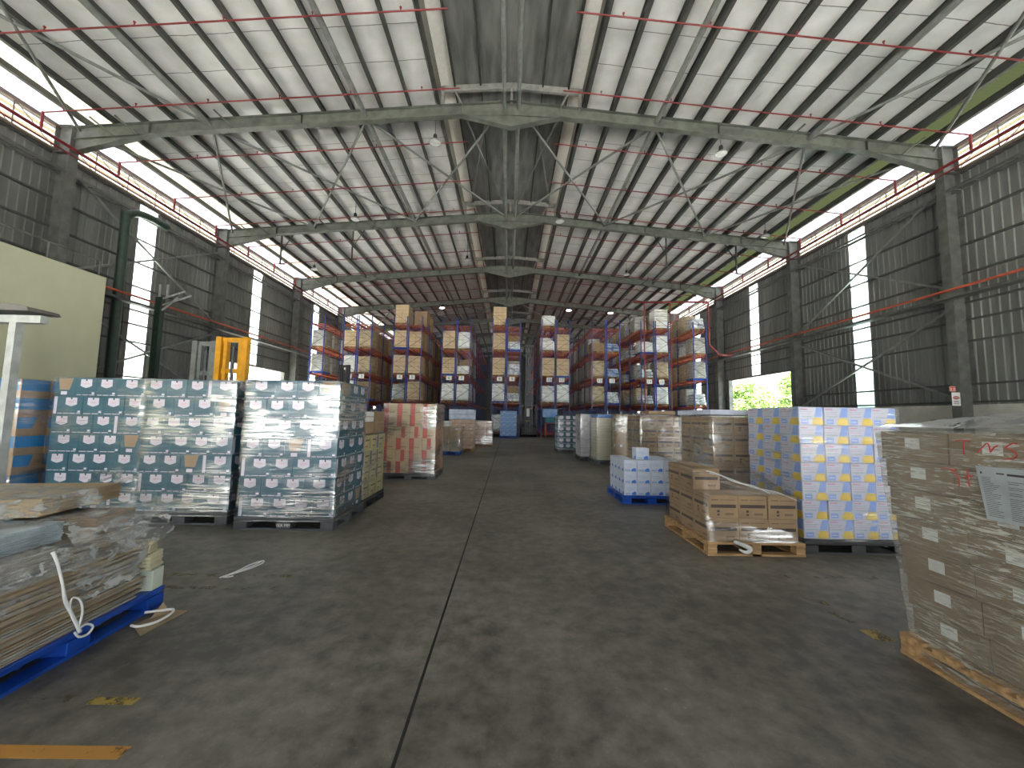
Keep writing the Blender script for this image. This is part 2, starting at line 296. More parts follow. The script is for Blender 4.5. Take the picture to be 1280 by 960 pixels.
# walls: ribbed cladding between translucent strips, on a plinth
def clad(b, x, y0, y1, z0, z1, s, mi=0):
    """trapezoid-ribbed sheet in the plane x, ribs stand out towards s"""
    pts = []; y = y0
    while y < y1-0.01:
        for dy, dx in ((0, 0), (0.17, 0), (0.19, 0.035), (0.25, 0.035), (0.27, 0)):
            if y+dy <= y1: pts.append((x+dx*s, y+dy))
        y += 0.27
    pts.append((x, y1)); n = len(pts)
    b.add([(p[0], p[1], z0) for p in pts]+[(p[0], p[1], z1) for p in pts], [(i, i+1, n+i+1, n+i) for i in range(n-1)], mi)
STRIPS = [F1+BAY*i for i in range(-2, 8)]
for side, X, s in (('left', XL, 1), ('right', XR, -1)):
    offs = (3.45, 4.35) if side == 'left' else (3.95, 4.85)
    door = (23.2, 29.8, 4.5)
    b = MB(); y = YB; wn = 0
    segs = []
    for f0 in STRIPS:
        a, c = f0+offs[0], f0+offs[1]
        segs.append((y, a)); y = c
        lo = 4.5 if door[0] < a < door[1] else 2.2
        wb = MB(); wb.box(X-0.01, X+0.01, a, c, lo, 11.0)
        wo = struct(wb.build('window_%d' % (len([o for o in bpy.data.objects if o.name.startswith('window_')])+1), STRIPM, keep=True))
    segs.append((y, YE))
    for (a, c) in segs:
        parts = [(a, c, 2.2, 11.0)]
        if a < door[0] < c: parts = [(a, door[0], 2.2, 11.0), (door[0], min(c, door[1]), 4.5, 11.0)] + ([(door[1], c, 2.2, 11.0)] if c > door[1] else [])
        elif a < door[1] < c: parts = [(a, door[1], 4.5, 11.0), (door[1], c, 2.2, 11.0)]
        for p in parts: clad(b, X, p[0], p[1], p[2], p[3], s)
    for z in (2.3, 2.95, 4.55, 5.35, 6.0, 7.1, 8.2, 9.3, 10.4):
        bb = [(YB, YE)] if z > 4.4 else [(YB, door[0]-.1), (door[1]+.1, YE)]
        for y0, y1 in bb: b.box(min(X+s*.04, X+s*.13), max(X+s*.04, X+s*.13), y0, y1, z-0.035, z+0.035, 1)
    for y0, y1 in ((YB, door[0]), (door[1], YE)): b.box(X-0.12, X+0.12, y0, y1, 0, 2.2, 2)
    b.box(X-0.1, X+0.1, YB, YE, 10.98, 11.06, 1)
    struct(b.build('wall_'+side, [CLAD, GIRT, PLINTH], keep=True))
    db = MB(); fr = 0.12
    db.box(X-.15, X+.15, door[0]-fr, door[0], 0, 4.5); db.box(X-.15, X+.15, door[1], door[1]+fr, 0, 4.5); db.box(X-.15, X+.15, door[0]-fr, door[1]+fr, 4.5, 4.62)
    struct(db.build('door_1' if side == 'left' else 'door_2', STEEL, keep=True))
    if side == 'right':
        portal((X+.05, (door[0]+door[1])/2, 2.25), (4.5, 6.6), (s, 0, 0))
b = MB(); b.box(XL, XR, YE, YE+.2, 0, 14.5); struct(b.build('wall_far', mat('far_wall_cladding', (0.10, 0.105, 0.10), 0.7), keep=True))

b = MB(); b.box(XL, XR, YB-.2, YB, 5.0, 14.5); struct(b.build('wall_back', CLAD, keep=True))  # unseen; brought down low over the opening to cut the daylight indoors
# roof: sheets between the purlins, purlins, ridge monitor
PX = [2.8, 3.9, 5.0, 6.1, 7.2, 8.3, 9.4, 10.5, 11.65, 12.8, 13.95, 15.0, 16.0, 17.25]
def roof_z(x): return ridge_z(x)+0.24
b = MB()
for s in (-1, 1):
    for i in range(len(PX)-1):
        x0, x1 = CX+s*PX[i], CX+s*PX[i+1]
        mi = 0
        if i == 12: mi = 1
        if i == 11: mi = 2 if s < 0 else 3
        z0, z1 = roof_z(x0), roof_z(x1)
        b.add([(x0, YB-1, z0), (x1, YB-1, z1), (x1, YE, z1), (x0, YE, z0)], [(0, 1, 2, 3)], mi)
        if mi in (0,): b.add([(x0, YB-1, z0+.06), (x1, YB-1, z1+.06), (x1, YE, z1+.06), (x0, YE, z0+.06)], [(0, 1, 2, 3)], mi)
    # sheeting over the eave gutter
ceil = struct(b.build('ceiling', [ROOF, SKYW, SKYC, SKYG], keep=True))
for s in (-1, 1):
    for i, px in enumerate(PX):
        x = CX+s*px; z = ridge_z(x)
        b = MB(); b.box(x-.035, x+.035, YB, YE, z+.01, z+.225); b.box(x-.035, x+.09, YB, YE, z+.0, z+.02); b.box(x-.09, x+.035, YB, YE, z+.212, z+.232)
        o = b.build('purlin', PURL, ceil, keep=True); o['kind'] = 'structure'
# monitor over the ridge
def mon_z(x): return 14.42-0.075*abs(x-CX)
for s in (-1, 1):
    b = MB()
    xs = [0.0, 1.2, 2.2, 2.75, 3.5]
    for i in range(4):
        x0, x1 = CX+s*xs[i], CX+s*xs[i+1]
        b.add([(x0, YB-1, mon_z(x0)), (x1, YB-1, mon_z(x1)), (x1, YE, mon_z(x1)), (x0, YE, mon_z(x0))], [(0, 1, 2, 3)], 1 if i == 2 else 0)
    for xx in (1.2, 2.2): b.box(CX+s*xx-.03, CX+s*xx+.03, YB, YE, mon_z(xx)-.16, mon_z(xx)-.005, 2)
    b.build('monitor_roof', [mat('monitor_sheeting', (0.24, 0.245, 0.24), 0.5, metal=.3, var=.2, scale=1.2, stretch=(3, .5, 1)), mat('white_lining', (.8, .8, .8), .6, var=.04), PURL], ceil, keep=True)
    b = MB()
    for kk in range(5):
        z = 13.42+kk*0.15; x = CX+s*2.9
        b.add([(x, YB, z), (x+s*.06, YB, z+.17), (x+s*.06, YE, z+.17), (x, YE, z)], [(0, 1, 2, 3)], 0)
    b.build('monitor_louvre', RLOUV, ceil, keep=True)
    b = MB(); b.tube((CX+s*.27, YB, 13.32), (CX+s*.27, YE, 13.32), .075, 8); b.build('ridge_tube', BRACE, ceil, keep=True)
    for xx in (5.6, 11.5):
        x = CX+s*xx; b = MB(); b.tube((x, YB, ridge_z(x)-.17), (x, YE, ridge_z(x)-.17), .095, 10); b.build('strut_tube', BRACE, ceil, keep=True)

# eaves: lattice girder, louvre blades outside it, gutter
for side, s in (('left', -1), ('right', 1)):
    x = CX+s*17.12
    b = MB(); b.box(x-.05, x+.05, YB, YE, 12.0, 12.12); b.box(x-.05, x+.05, YB, YE, 11.06, 11.16)
    y = YB; kk = 0
    while y < 62:
        b.tube((x, y, 11.1), (x, y, 12.05), .022, 6); b.tube((x, y, 12.05), (x, y+1.36, 11.1), .018, 6); y += 1.36
    tag(b.build('eave_girder', mat('dark_brown_steel', (0.12, 0.085, 0.065), .6), keep=False), 'lattice steel girder along the top of the %s wall' % side, 'girder', 'eave lattice girders')
    b = MB()
    for kk in range(5):
        z = 11.12+kk*.21; xx = CX+s*17.55
        b.add([(xx, YB, z), (xx+s*.05, YB, z+.165), (xx+s*.05, YE, z+.165), (xx, YE, z)], [(0, 1, 2, 3)], 0)
    tag(b.build('eave_louvre', LOUV), 'cream louvre blades outside the %s eave girder' % side, 'louvre', 'eave louvres')

# portal frames
def portal_frame(i):
    Y = F1+BAY*i; fr = thing('portal_frame', 'grey steel portal frame, %s from the camera' % {0: 'nearest one fully seen', 1: 'second', 2: 'third', 3: 'fourth'}.get(i, ORD[i] if i > 0 else 'the one overhead'), 'frame', (CX, Y, 0), 0, 'portal frames', True)
    t = .1
    for s in (-1, 1):
        def P(d, z): return (CX+s*d, z)
        b = MB()
        # column: web + two flanges
        b.box(min(CX+s*16.5, CX+s*17.1), max(CX+s*16.5, CX+s*17.1), Y-.008, Y+.008, 0, 12.08)
        for d in (16.5, 17.1): b.box(CX+s*d-.012, CX+s*d+.012, Y-.16, Y+.16, 0, 12.08)
        b.box(min(CX+s*16.5, CX+s*17.1), max(CX+s*16.5, CX+s*17.1), Y-.16, Y+.16, 12.08, 12.1)
        b.box(min(CX+s*16.5, CX+s*17.1), max(CX+s*16.5, CX+s*17.1), Y-.15, Y+.15, 11.04, 11.06)
        b.build('column', STEEL, fr)
        # rafter: profile in XZ of web; flanges along top and bottom
        top = [(16.5, ridge_z(CX+16.5)), (0, ridge_z(CX))]
        bot = [(0, 12.5), (1.9, 12.95), (13.7, ridge_z(CX+13.7)-.46), (16.5, 11.08)]
        b = MB(); prof = [(CX+s*d, Y-.007, z) for d, z in top+bot]
        b.prism(prof, (0, 0, 0), (0, .014, 0))
        def strip(pts, w_, th):
            for (d0, z0), (d1, z1) in zip(pts, pts[1:]):
                b.bar((CX+s*d0, Y, z0), (CX+s*d1, Y, z1), w_, th)
        strip(top, .24, .025); strip(bot, .24, .025)
        strip([(16.5, 11.62), (13.7, ridge_z(CX+13.7)-.44)], .16, .018)
        strip([(1.9, 12.95), (0, 13.02)], .1, .015)
        for d in (1.9, 8.0, 13.7):
            zt = ridge_z(CX+d); b.box(CX+s*d-.01, CX+s*d+.01, Y-.11, Y+.11, zt-.45, zt)
        b.build('rafter', STEELG, fr)
        # fly braces from purlins
        for d in (14.6, 15.5, 11.0):
            b = MB(); b.bar((CX+s*d, Y-.5, ridge_z(CX+d)), (CX+s*(d-.5), Y-.1, ridge_z(CX+d)-.42), .05, .05); b.build('fly_brace', STEELG, fr)
    b = MB()
    for s in (-1, 1):
        b.bar((CX, Y, 14.22), (CX+s*2.75, Y, 14.02), .12, .24); b.bar((CX+s*2.65, Y, 13.3), (CX+s*2.65, Y, 14.1), .12, .12)
        b.bar((CX+s*2.2, Y, 14.0), (CX+s*1.9, Y, 13.4), .06, .06)
    b.bar((CX, Y, 13.5), (CX, Y, 14.2), .1, .1)
    b.build('monitor_frame', mat('monitor_frame_steel', (.26, .26, .25), .5), fr)
for i in range(-1, 8): portal_frame(i)

# roof bracing
def ztube(d): return ridge_z(CX+d)-.2
n_br = 0
def brace(p, q, r, where):
    b = MB(); b.tube(p, q, r, 8); tag(b.build('roof_brace', BRACE), where, 'brace', 'roof bracing tubes')
for i in (0, 3, 6):
    Y0, Y1 = F1+BAY*i+.15, F1+BAY*(i+1)-.15
    for s, sd in ((-1, 'left'), (1, 'right')):
        for (a, c, nm) in ((16.2, 11.5, 'eave'), (11.5, 5.6, 'middle'), (5.6, .4, 'ridge')):
            for d0, d1, dr in ((a, c, 'rising inward'), (c, a, 'rising outward')):
                brace((CX+s*d0, Y0, ztube(d0)), (CX+s*d1, Y1, ztube(d1)-.02), .05, 'diagonal roof brace, %s %s panel of the %s bay, %s' % (sd, nm, ORD[i], dr))
        brace((CX+s*1.9, Y0, 13.25), (CX+s*.35, Y1, 13.9), .035, 'thin monitor brace %s of the ridge in the %s bay, running inward' % (sd, ORD[i]))
        brace((CX+s*.9, Y0, 13.5), (CX+s*2.3, Y1, 14.0), .035, 'thin monitor brace %s of the ridge in the %s bay, running outward' % (sd, ORD[i]))
for s, sd in ((-1, 'left'), (1, 'right')):
    Y0, Y1 = F1-BAY+.15, F1-.15
    for d0, d1, dr in ((16.2, 11.5, 'inward'), (11.5, 16.2, 'outward')):
        brace((CX+s*d0, Y0, ztube(d0)), (CX+s*d1, Y1, ztube(d1)-.02), .05, 'diagonal roof brace over the nearest %s eave, running %s' % (sd, dr))
# hanging brackets in the third bay
for s, sd in ((-1, 'left'), (1, 'right')):
    for d, nm in ((9.8, 'inner'), (14.2, 'outer')):
        x = CX+s*d; Y = 23.6 if d > 12 else 23.6; zt = ridge_z(x)+.237
        b = MB(); b.bar((x, Y, zt), (x, Y, zt-1.9), .07, .07); b.bar((x+s*-.9*0+s*-.7, Y, zt), (x, Y, zt-1.15), .04, .04); b.bar((x-.05, Y, zt-1.9), (x+.3, Y, zt-1.9), .05, .05)
        tag(b.build('hanging_bracket', GIRT), 'dark hanging steel bracket, %s one on the %s half of the roof' % (nm, sd), 'bracket', 'hanging brackets under the roof')

# fire sprinkler pipes
def pz(x): return 11.78+.0895*(16.4-abs(x-CX))
pn = 0
for k in range(-2, 17):
    Y = 12.99+2.72*k
    for s, sd in ((-1, 'left'), (1, 'right')):
        x0, x1 = CX+s*16.4, CX+s*1.85
        t = thing('sprinkler_pipe', 'thin red sprinkler pipe across the %s roof slope, %s line from the camera' % (sd, ORD[k+2]), 'pipe', (x0, Y, pz(x0)), 0, 'sprinkler pipes', True)
        b = MB(); b.tube((x0, Y, pz(x0)), (x1, Y, pz(x1)), .024, 6); b.tube((x0, Y, pz(x0)+.02), (x0, Y, 11.12), .045, 6); b.build('pipe', RED, t)
        if k < 9:
            b = MB()
            for j in range(6):
                x = CX+s*(3.2+j*2.5); z = pz(x)
                b.tube((x, Y, z), (x, Y, z+.10), .016, 5); b.tube((x, Y, z+.1), (x, Y, z+.13), .035, 6)
            b.build('sprinkler_head', RED, t)['kind'] = 'stuff'
for s, sd in ((-1, 'left'), (1, 'right')):
    x = CX+s*16.3
    b = MB(); b.tube((x, 0, 11.1), (x, 62, 11.1), .06, 8); tag(b.build('fire_main', RED), 'thick red fire main along the top of the %s wall' % sd, 'pipe', 'red fire mains')
    b = MB(); b.tube((x+s*.2, 0, 10.95), (x+s*.2, 62, 10.95), .035, 8); tag(b.build('conduit_pipe', RED), 'thin red pipe just below the %s fire main' % sd, 'pipe', 'red fire mains')
    # cable ladder high on the wall
    b = MB(); xw = CX+s*16.75
    for dx in (-.17, .17): b.box(xw+dx-.015, xw+dx+.015, 0, 60, 10.22, 10.32)
    for j in range(100): b.box(xw-.17, xw+.17, j*.6, j*.6+.03, 10.24, 10.26)
    tag(b.build('cable_ladder', STEEL), 'galvanised cable ladder high on the %s wall' % sd, 'cable tray', 'high cable ladders')
    # tray and red pipe at mid height
    xw = CX+s*16.35
    b = MB(); b.box(xw-.18, xw+.18, 2, 60, 6.05, 6.07); b.box(xw-.18, xw-.165, 2, 60, 6.05, 6.15); b.box(xw+.165, xw+.18, 2, 60, 6.05, 6.15)
    b.box(xw-.12, xw+.12, 2, 60, 6.075, 6.11, 1)
    tag(b.build('cable_tray', [STEEL, BLACKM]), 'cable tray carrying dark cables along the %s wall at mid height' % sd, 'cable tray', 'mid height cable trays')
    b = MB(); b.tube((xw, 2, 6.42), (xw, 60, 6.42), .05, 8); tag(b.build('hydrant_pipe', ORPIPE), 'orange red pipe above the cable tray on the %s wall' % sd, 'pipe', 'mid height red pipes')
    # wall bracing in bay 1-2
    Y0, Y1 = F1+.25, F1+BAY-.25; xb = CX+s*16.85
    for z0, z1, nm in ((6.6, 10.6, 'upper'), (2.4, 5.8, 'lower')):
        for a, c, dr in ((z0, z1, 'rising away'), (z1, z0, 'falling away')):
            b = MB(); b.bar((xb+(.03 if dr[0] == 'r' else -.03), Y0, a), (xb+(.03 if dr[0] == 'r' else -.03), Y1, c), .08, .08); tag(b.build('wall_brace', BRACE), '%s diagonal brace on the %s wall, %s from the camera' % (nm, sd, dr), 'brace', 'wall bracing')

# high bay lamps
SHADE = mat('lamp_aluminium', (.5, .5, .5), .3, metal=.7)
def lamp(x, y, z, lit, label):
    t = thing('high_bay_lamp', label, 'lamp', (x, y, z), 0, 'high bay lamps')
    b = MB(); b.tube((0, 0, .34), (0, 0, ridge_z(x)-z+.237), .012, 5); b.build('hanger', BLACKM, t)
    b = MB(); b.tube((0, 0, .12), (0, 0, .34), .09, 12, r2=.07); b.build('ballast', BLACKM, t)
    b = MB(); n = 16; rs = [(.24, 0), (.235, .03), (.17, .1), (.09, .14)]
    vs = [(r*math.cos(2*PI*i/n), r*math.sin(2*PI*i/n), zz) for r, zz in rs for i in range(n)]
    b.add(vs, [(k*n+i, k*n+(i+1) % n, (k+1)*n+(i+1) % n, (k+1)*n+i) for k in range(3) for i in range(n)], 0, True); sh = b.build('lamp_shade', SHADE, t)
    b = MB(); b.tube((0, 0, .02), (0, 0, .035), .215, 16); b.build('lens', LIT if lit else UNLIT, sh)
LIT = mat('lit_lamp_lens', (1, 1, 1), .5, emit=((1, 1, .97), 45.0)); UNLIT = mat('unlit_lamp_lens', (.75, .77, .76), .3)
for j, (x, y, z, lit, lb) in enumerate([(-3.02, 14.24, 11.9, 0, 'unlit bell lamp left of the ridge under the nearest frame'), (8.11, 14.35, 11.8, 0, 'unlit bell lamp right of the ridge under the nearest frame'),
        (-8.38, 20.13, 11.8, 0, 'bell lamp in the left roof slope before the second frame'), (2.57, 20.07, 11.9, 0, 'bell lamp just right of the ridge before the second frame'),
        (14.1, 20.8, 11.7, 0, 'bell lamp near the right eave before the second frame'), (8.41, 27.59, 11.9, 0, 'bell lamp on the right slope before the third frame'),
        (-2.97, 25.59, 11.9, 0, 'bell lamp left of the ridge before the third frame'), (-14.1, 27.33, 11.7, 0, 'bell lamp near the left eave before the third frame'),
        (-15.0, 38.9, 11.8, 1, 'lit lamp near the left eave, farthest left of the lit ones'), (-6.63, 37.4, 11.9, 1, 'lit lamp above the rack signed six'),
        (5.72, 37.37, 11.9, 1, 'lit lamp above the rack signed twelve'), (9.87, 37.64, 11.8, 1, 'lit lamp above the gap left of rack fourteen'), (15.2, 37.8, 11.7, 1, 'lit lamp near the right eave, farthest right of the lit ones')]):
    lamp(x, y, z, lit, lb)

# office block and its roof rail
b = MB(); b.box(XL+.15, -13.0, -9, 12.35, 0, 5.66); struct(b.build('wall_office', mat('cream_office_paint', (.50, .51, .37), .8, var=.03, scale=1.5), keep=True))
t = thing('roof_handrail', 'steel handrail along the roof edge of the cream office block', 'railing', (-13.1, 8, 5.66), 0, None, True)
b = MB(); b.tube((-13.2, -5, 6.2), (-13.2, 12.3, 6.2), .025, 6); b.build('rail', STEEL, t)
for j in range(12):
    b = MB(); b.tube((-13.2, 12.3-j*1.4, 5.66), (-13.2, 12.3-j*1.4, 6.2), .022, 6); b.build('post', STEEL, t)
DGREEN = mat('dark_green_steel', (.03, .055, .04), .5)
b = MB(); b.path([(-16.7, 16.4, 2.0), (-16.7, 16.4, 9.3), (-16.7, 16.45, 9.8), (-16.7, 16.8, 10.15), (-16.7, 17.5, 10.3), (-16.7, 18.4, 10.3)], .17, 8)
tag(b.build('cable_riser', DGREEN), 'dark green cable riser bending at the top beside the cream office block', 'riser')
t = thing('green_steel_post', 'dark green steel post with galvanised arms, left of the grey lift truck mast', 'post', (-16.0, 17.6, 0), 0, None, True)
b = MB(); b.box(-16.12, -15.86, 17.5, 17.72, 0, 6.6); b.build('post', DGREEN, t)
GALV = mat('galvanised_steel', (.48, .50, .50), .4, metal=.35, var=.12, scale=9)
for (p, q) in (((-16, 17.6, 6.5), (-14.9, 17.6, 6.9)), ((-16, 17.6, 5.9), (-15.2, 17.6, 6.6)), ((-16, 17.6, 6.2), (-14.6, 17.6, 6.7)), ((-16.05, 17.6, 6.6), (-16.05, 17.6, 7.2)), ((-15.7, 17.6, 6.6), (-15.7, 17.6, 7.2))):
    b = MB(); b.bar(p, q, .06, .06); b.build('arm', GALV, t)

# outside: teal shed, trees beyond the right door, pale building left
TREEM = mat('tree_leaves', (.16, .26, .06), .7, var=.3, scale=8, c2=(.07, .13, .03)); BARK = mat('tree_bark', (.12, .09, .06), .9)
def tree(x, y, h, r, seed, label):
    rr = random.Random(seed); t = thing('broadleaf_tree', label, 'tree', (x, y, -.05), 0, 'trees beyond the right door')
    b = MB(); b.tube((0, 0, 0), (0.1, 0, h*.5), .16, 7, r2=.1); b.build('trunk', BARK, t)
    b = MB()
    for k in range(14):
        c = Vector((rr.uniform(-.6, .6)*r, rr.uniform(-.6, .6)*r, h*.62+rr.uniform(-.3, .35)*h)); cr = r*rr.uniform(.35, .55)
        for _ in range(210):
            d = Vector((rr.gauss(0, 1), rr.gauss(0, 1), rr.gauss(0, 1))).normalized(); p = c+d*cr*rr.uniform(.7, 1.05)
            u = Vector((rr.gauss(0, 1), rr.gauss(0, 1), rr.gauss(0, 1))).normalized(); v = d.cross(u).normalized(); s_ = rr.uniform(.12, .24)
            b.poly([p-u*s_, p-v*s_*.5, p+u*s_, p+v*s_*.5], 0)
    b.build('crown', TREEM, t)
for j, a in enumerate([(28, 44, 4.6, 2.6), (31, 48, 5.4, 3.0), (25, 41.5, 5.6, 2.0), (27, 36, 5.8, 1.9), (34, 52, 5.0, 3.0)]):
    tree(*a, 30+j, 'green leafy tree outside the right door, %s' % ['left of centre in the opening', 'behind the left one', 'nearest the middle of the opening', 'tall one at the right edge of the opening', 'farthest back'][j])
b = MB(); b.box(21.5, 22.5, 8, 26, -.05, 3.9); b.prism([(21.2, 8, 3.9), (24, 8, 4.9), (24, 8, 3.9)], (0, 0, 0), (0, 18, 0))
tag(b.build('neighbouring_shed', mat('teal_sheet', (.08, .32, .30), .6)), 'teal sheet metal shed seen through the right wall strip', 'shed')
b = MB(); b.box(-24, -23, 10, 60, -.05, 4.2); b.prism([(-22.7, 10, 4.2), (-25, 10, 4.2), (-25, 10, 5.0)], (0, 0, 0), (0, 50, 0))
tag(b.build('neighbouring_warehouse', mat('pale_green_sheet', (.45, .55, .50), .6)), 'pale green building seen through the left wall strip', 'building')

# ================================================================ PALLET RACKS
LV = [0.22, 2.45, 4.40, 6.30, 8.15]; YR = 28.5; NB = 8; BP = 2.75; RL = NB*BP
SIGN = mat('white_sign_plate', (.8, .8, .8), .5, var=.02)
def frame_mesh():
    b = MB()
    for x in (-.48, .48): b.box(x-.032, x+.032, -.03, .03, 0, 8.75)
    z = .25; k = 0
    while z < 8.4:
        a, c = (-.45, .45) if k % 2 == 0 else (.45, -.45)
        b.bar((a, 0, z), (c, 0, z+.62), .02, .02, 1)
        if k % 3 == 0: b.bar((-.45, 0, z), (.45, 0, z), .022, .022, 0)
        z += .62; k += 1
    for x in (-.48, .48): b.box(x-.07, x+.07, -.06, .06, 0, .012)
    return b.mesh('upright_frame', [RBLUE, mat('rack_bracing_dark', (.03, .035, .07), .5)])
def beam_mesh():
    b = MB(); b.box(-.025, .025, 0, RL, -.13, 0); b.box(-.045, -.02, 0, RL, -.13, -.115); b.box(-.045, -.02, 0, RL, -.015, 0); return b.mesh('beam', RORANGE)
def deck_mesh():
    b = MB()
    for k in range(NB):
        for y in (.35, .85, 1.35, 1.9, 2.4): b.box(-.46, .46, k*BP+y-.05, k*BP+y+.05, -.05, -.005)
    return b.mesh('support_bars', RORANGE)
FM, BMh, DM = frame_mesh(), beam_mesh(), deck_mesh()
def link(me, name, parent, loc):
    o = bpy.data.objects.new(name, me); COL.objects.link(o); o.parent = parent; o.location = loc; return o
CEN = [-11.21, -7.52, -3.92, -.22, 3.42, 7.12, 10.77]
ROWS = {1: -14.15}
for i, c in enumerate(CEN): ROWS[2+2*i] = c-.545; ROWS[3+2*i] = c+.545
ROWS[16] = 14.12
NUMW = dict(zip(range(2, 16), 'two three four five six seven eight nine ten eleven twelve thirteen fourteen fifteen'.split()))
for num, x in ROWS.items():
    lab = 'blue and orange pallet rack signed %s on its end' % NUMW[num] if 2 <= num <= 15 else ('blue and orange pallet rack nearest the %s wall, without a number plate' % ('left' if num == 1 else 'right'))
    t = thing('pallet_rack', lab, 'rack', (x, YR, 0), 0, 'pallet racks')
    for k in range(NB+1): link(FM, 'upright_frame', t, (0, k*BP, 0))
    for z in LV:
        link(BMh, 'beam', t, (-.48, 0, z)); bb = link(BMh, 'beam', t, (.48, 0, z)); bb.scale.x = -1
        o = link(DM, 'support_bars', t, (0, 0, z)); o['kind'] = 'stuff'
    if 2 <= num <= 15:
        b = MB(); xo = .18 if num % 2 == 0 else -.0; b.box(xo-.2-.1, xo+.2-.1, -.075, -.06, 4.05, 4.36)
        text_into(b, str(num), .27, (xo-.1, -.077, 4.205), (1, 0, 0), (0, 0, 1), 1); b.build('number_plate', [SIGN, INK], t)

# ---- racked loads
def pallet_mesh(wx, wy, m, kind='wood', h=.14):
    b = MB(); x0, y0 = -wx/2, -wy/2
    if kind == 'wood':
        for z0, z1, n in ((h-.022, h, 7), ):
            for k in range(n): w_ = wy/n*.78; yy = y0+(wy-w_)*k/(n-1); b.box(x0, x0+wx, yy, yy+w_, z0, z1)
        for xx in (x0, -.05, x0+wx-.1): b.box(xx, xx+.1, y0, y0+wy, h-.044, h-.022)
        for xx in (x0, -.05, x0+wx-.1):
            for yy in (y0, -.05, y0+wy-.1): b.box(xx, xx+.1, yy, yy+.1, .02, h-.044)
            b.box(xx, xx+.1, y0, y0+wy, 0, .02)
        for yy in (y0, y0+wy-.1): b.box(x0, x0+wx, yy, yy+.1, .0, .02)
    else:
        b.bev(x0, x0+wx, y0, y0+wy, h-.035, h, .005)
        for k in range(9): b.box(x0+.02, x0+wx-.02, y0+.03+k*(wy-.1)/8, y0+.06+k*(wy-.1)/8, h-.05, h-.034)
        for xx in (x0, -.08, x0+wx-.16):
            for yy in (y0, -.07, y0+wy-.14): b.bev(xx, xx+.16, yy, yy+.14, .0, h-.034, .008)
        for yy in (y0, -.05, y0+wy-.1): b.box(x0+.01, x0+wx-.01, yy+.01, yy+.09, 0, .022)
        for xx in (x0, x0+wx-.1): b.box(xx+.005, xx+.095, y0+.01, y0+wy-.01, 0, .022)
    return b.mesh('pallet', m)
PW = pallet_mesh(1.0, 1.15, WOOD); 
PB = pallet_mesh(1.0, 1.15, PBLUE, 'plastic')
WRAPW = mat('white_wrapped_goods', (.84, .84, .82), .35, var=.16, scale=3, stretch=(1, 1, 5), bump=.35)
WRAPG = mat('grey_wrapped_goods', (.45, .45, .42), .3, var=.25, scale=3, stretch=(1, 1, 5), bump=.35)
WRAPB = mat('brown_wrapped_goods', (.55, .44, .29), .3, var=.22, scale=3, stretch=(1, 1, 5), bump=.35)
TAN = mat('tan_carton', (.62, .47, .29), .75, var=.08, scale=3)
SACK = mat('pale_plastic_sack', (.72, .75, .8), .4, var=.15, scale=5, bump=.3)
BLUEISH = mat('pale_blue_sack', (.32, .42, .62), .4, var=.15, scale=5, bump=.3)
def carton_load(h, m, seed, nx=3, ny=3, dz=.3):
    r = random.Random(seed); b = MB(); nz = max(1, round(h/dz)); dx, dy, dzz = .98/nx, 1.1/ny, h/nz
    for k in range(nz):
        for i in range(nx):
            for j in range(ny):
                if 0 < i < nx-1 and 0 < j < ny-1 and k < nz-1: continue
                g = r.uniform(.002, .007); x0 = -.49+i*dx; y0 = -.55+j*dy
                b.box(x0+g, x0+dx-g, y0+g, y0+dy-g, .14+k*dzz+.003, .14+(k+1)*dzz-.002)
                b.box(x0+g, x0+dx-g, y0+g-.001, y0+g, .14+(k+.46)*dzz, .14+(k+.54)*dzz, 1)
    return b.mesh('carton_load', [m, mat('brown_tape', (.28, .19, .10), .4)])
def lumpy(h, m, seed, r=.06, top=.05, amp=.03, name='wrapped_load'):
    bm = bmesh.new(); bmesh.ops.create_cube(bm, size=1)
    bmesh.ops.subdivide_edges(bm, edges=bm.edges[:], cuts=5, use_grid_fill=True)
    for v in bm.verts:
        p = v.co.copy(); q = Vector((p.x*1.0, p.y*1.12, (p.z+.5)*h))
        e = min(1, max(0, (p.z+.5)))
        rad = math.hypot(p.x, p.y); q.z += (top*(1-rad*1.6) if p.z > .49 else 0)
        k = 1-.12*max(0, abs(p.x)+abs(p.y)-.8)-.05*e*(rad > .4); q.x *= k; q.y *= k
        n = noise.noise_vector(Vector((p.x*3+seed*7.1, p.y*3, p.z*5*h+seed)))*amp; q += Vector((n.x, n.y, abs(n.z) if p.z < -.4 else n.z)); q.z = max(q.z, 0.005)
        v.co = q+Vector((0, 0, .14))
    me = bpy.data.meshes.new(name); bm.to_mesh(me); bm.free(); me.materials.append(m)
    for p in me.polygons: p.use_smooth = True
    return me
def sacks(h, m, seed):
    r = random.Random(seed); b = MB(); nl = max(1, round(h/.22))
    for k in range(nl):
        for i in range(2):
            for j in range(2):
                bm = bmesh.new(); bmesh.ops.create_icosphere(bm, subdivisions=2, radius=1)
                cx, cy = -.25+.5*i+r.uniform(-.04, .04), -.28+.56*j+r.uniform(-.04, .04); f = 1-.25*k/nl
                vs = []
                for v in bm.verts:
                    c = v.co; sg = lambda t: math.copysign(abs(t)**.55, t)
                    vs.append((cx*f+sg(c.x)*.26, cy*f+sg(c.y)*.29, .14+.11+k*.2+sg(c.z)*.115+.02*noise.noise(c*2+Vector((seed, k, i)))))
                bm.verts.index_update(); b.add(vs, [[v.index for v in fc.verts] for fc in bm.faces], 0, True); bm.free()
    return b.mesh('sack_load', m)
LK = {}
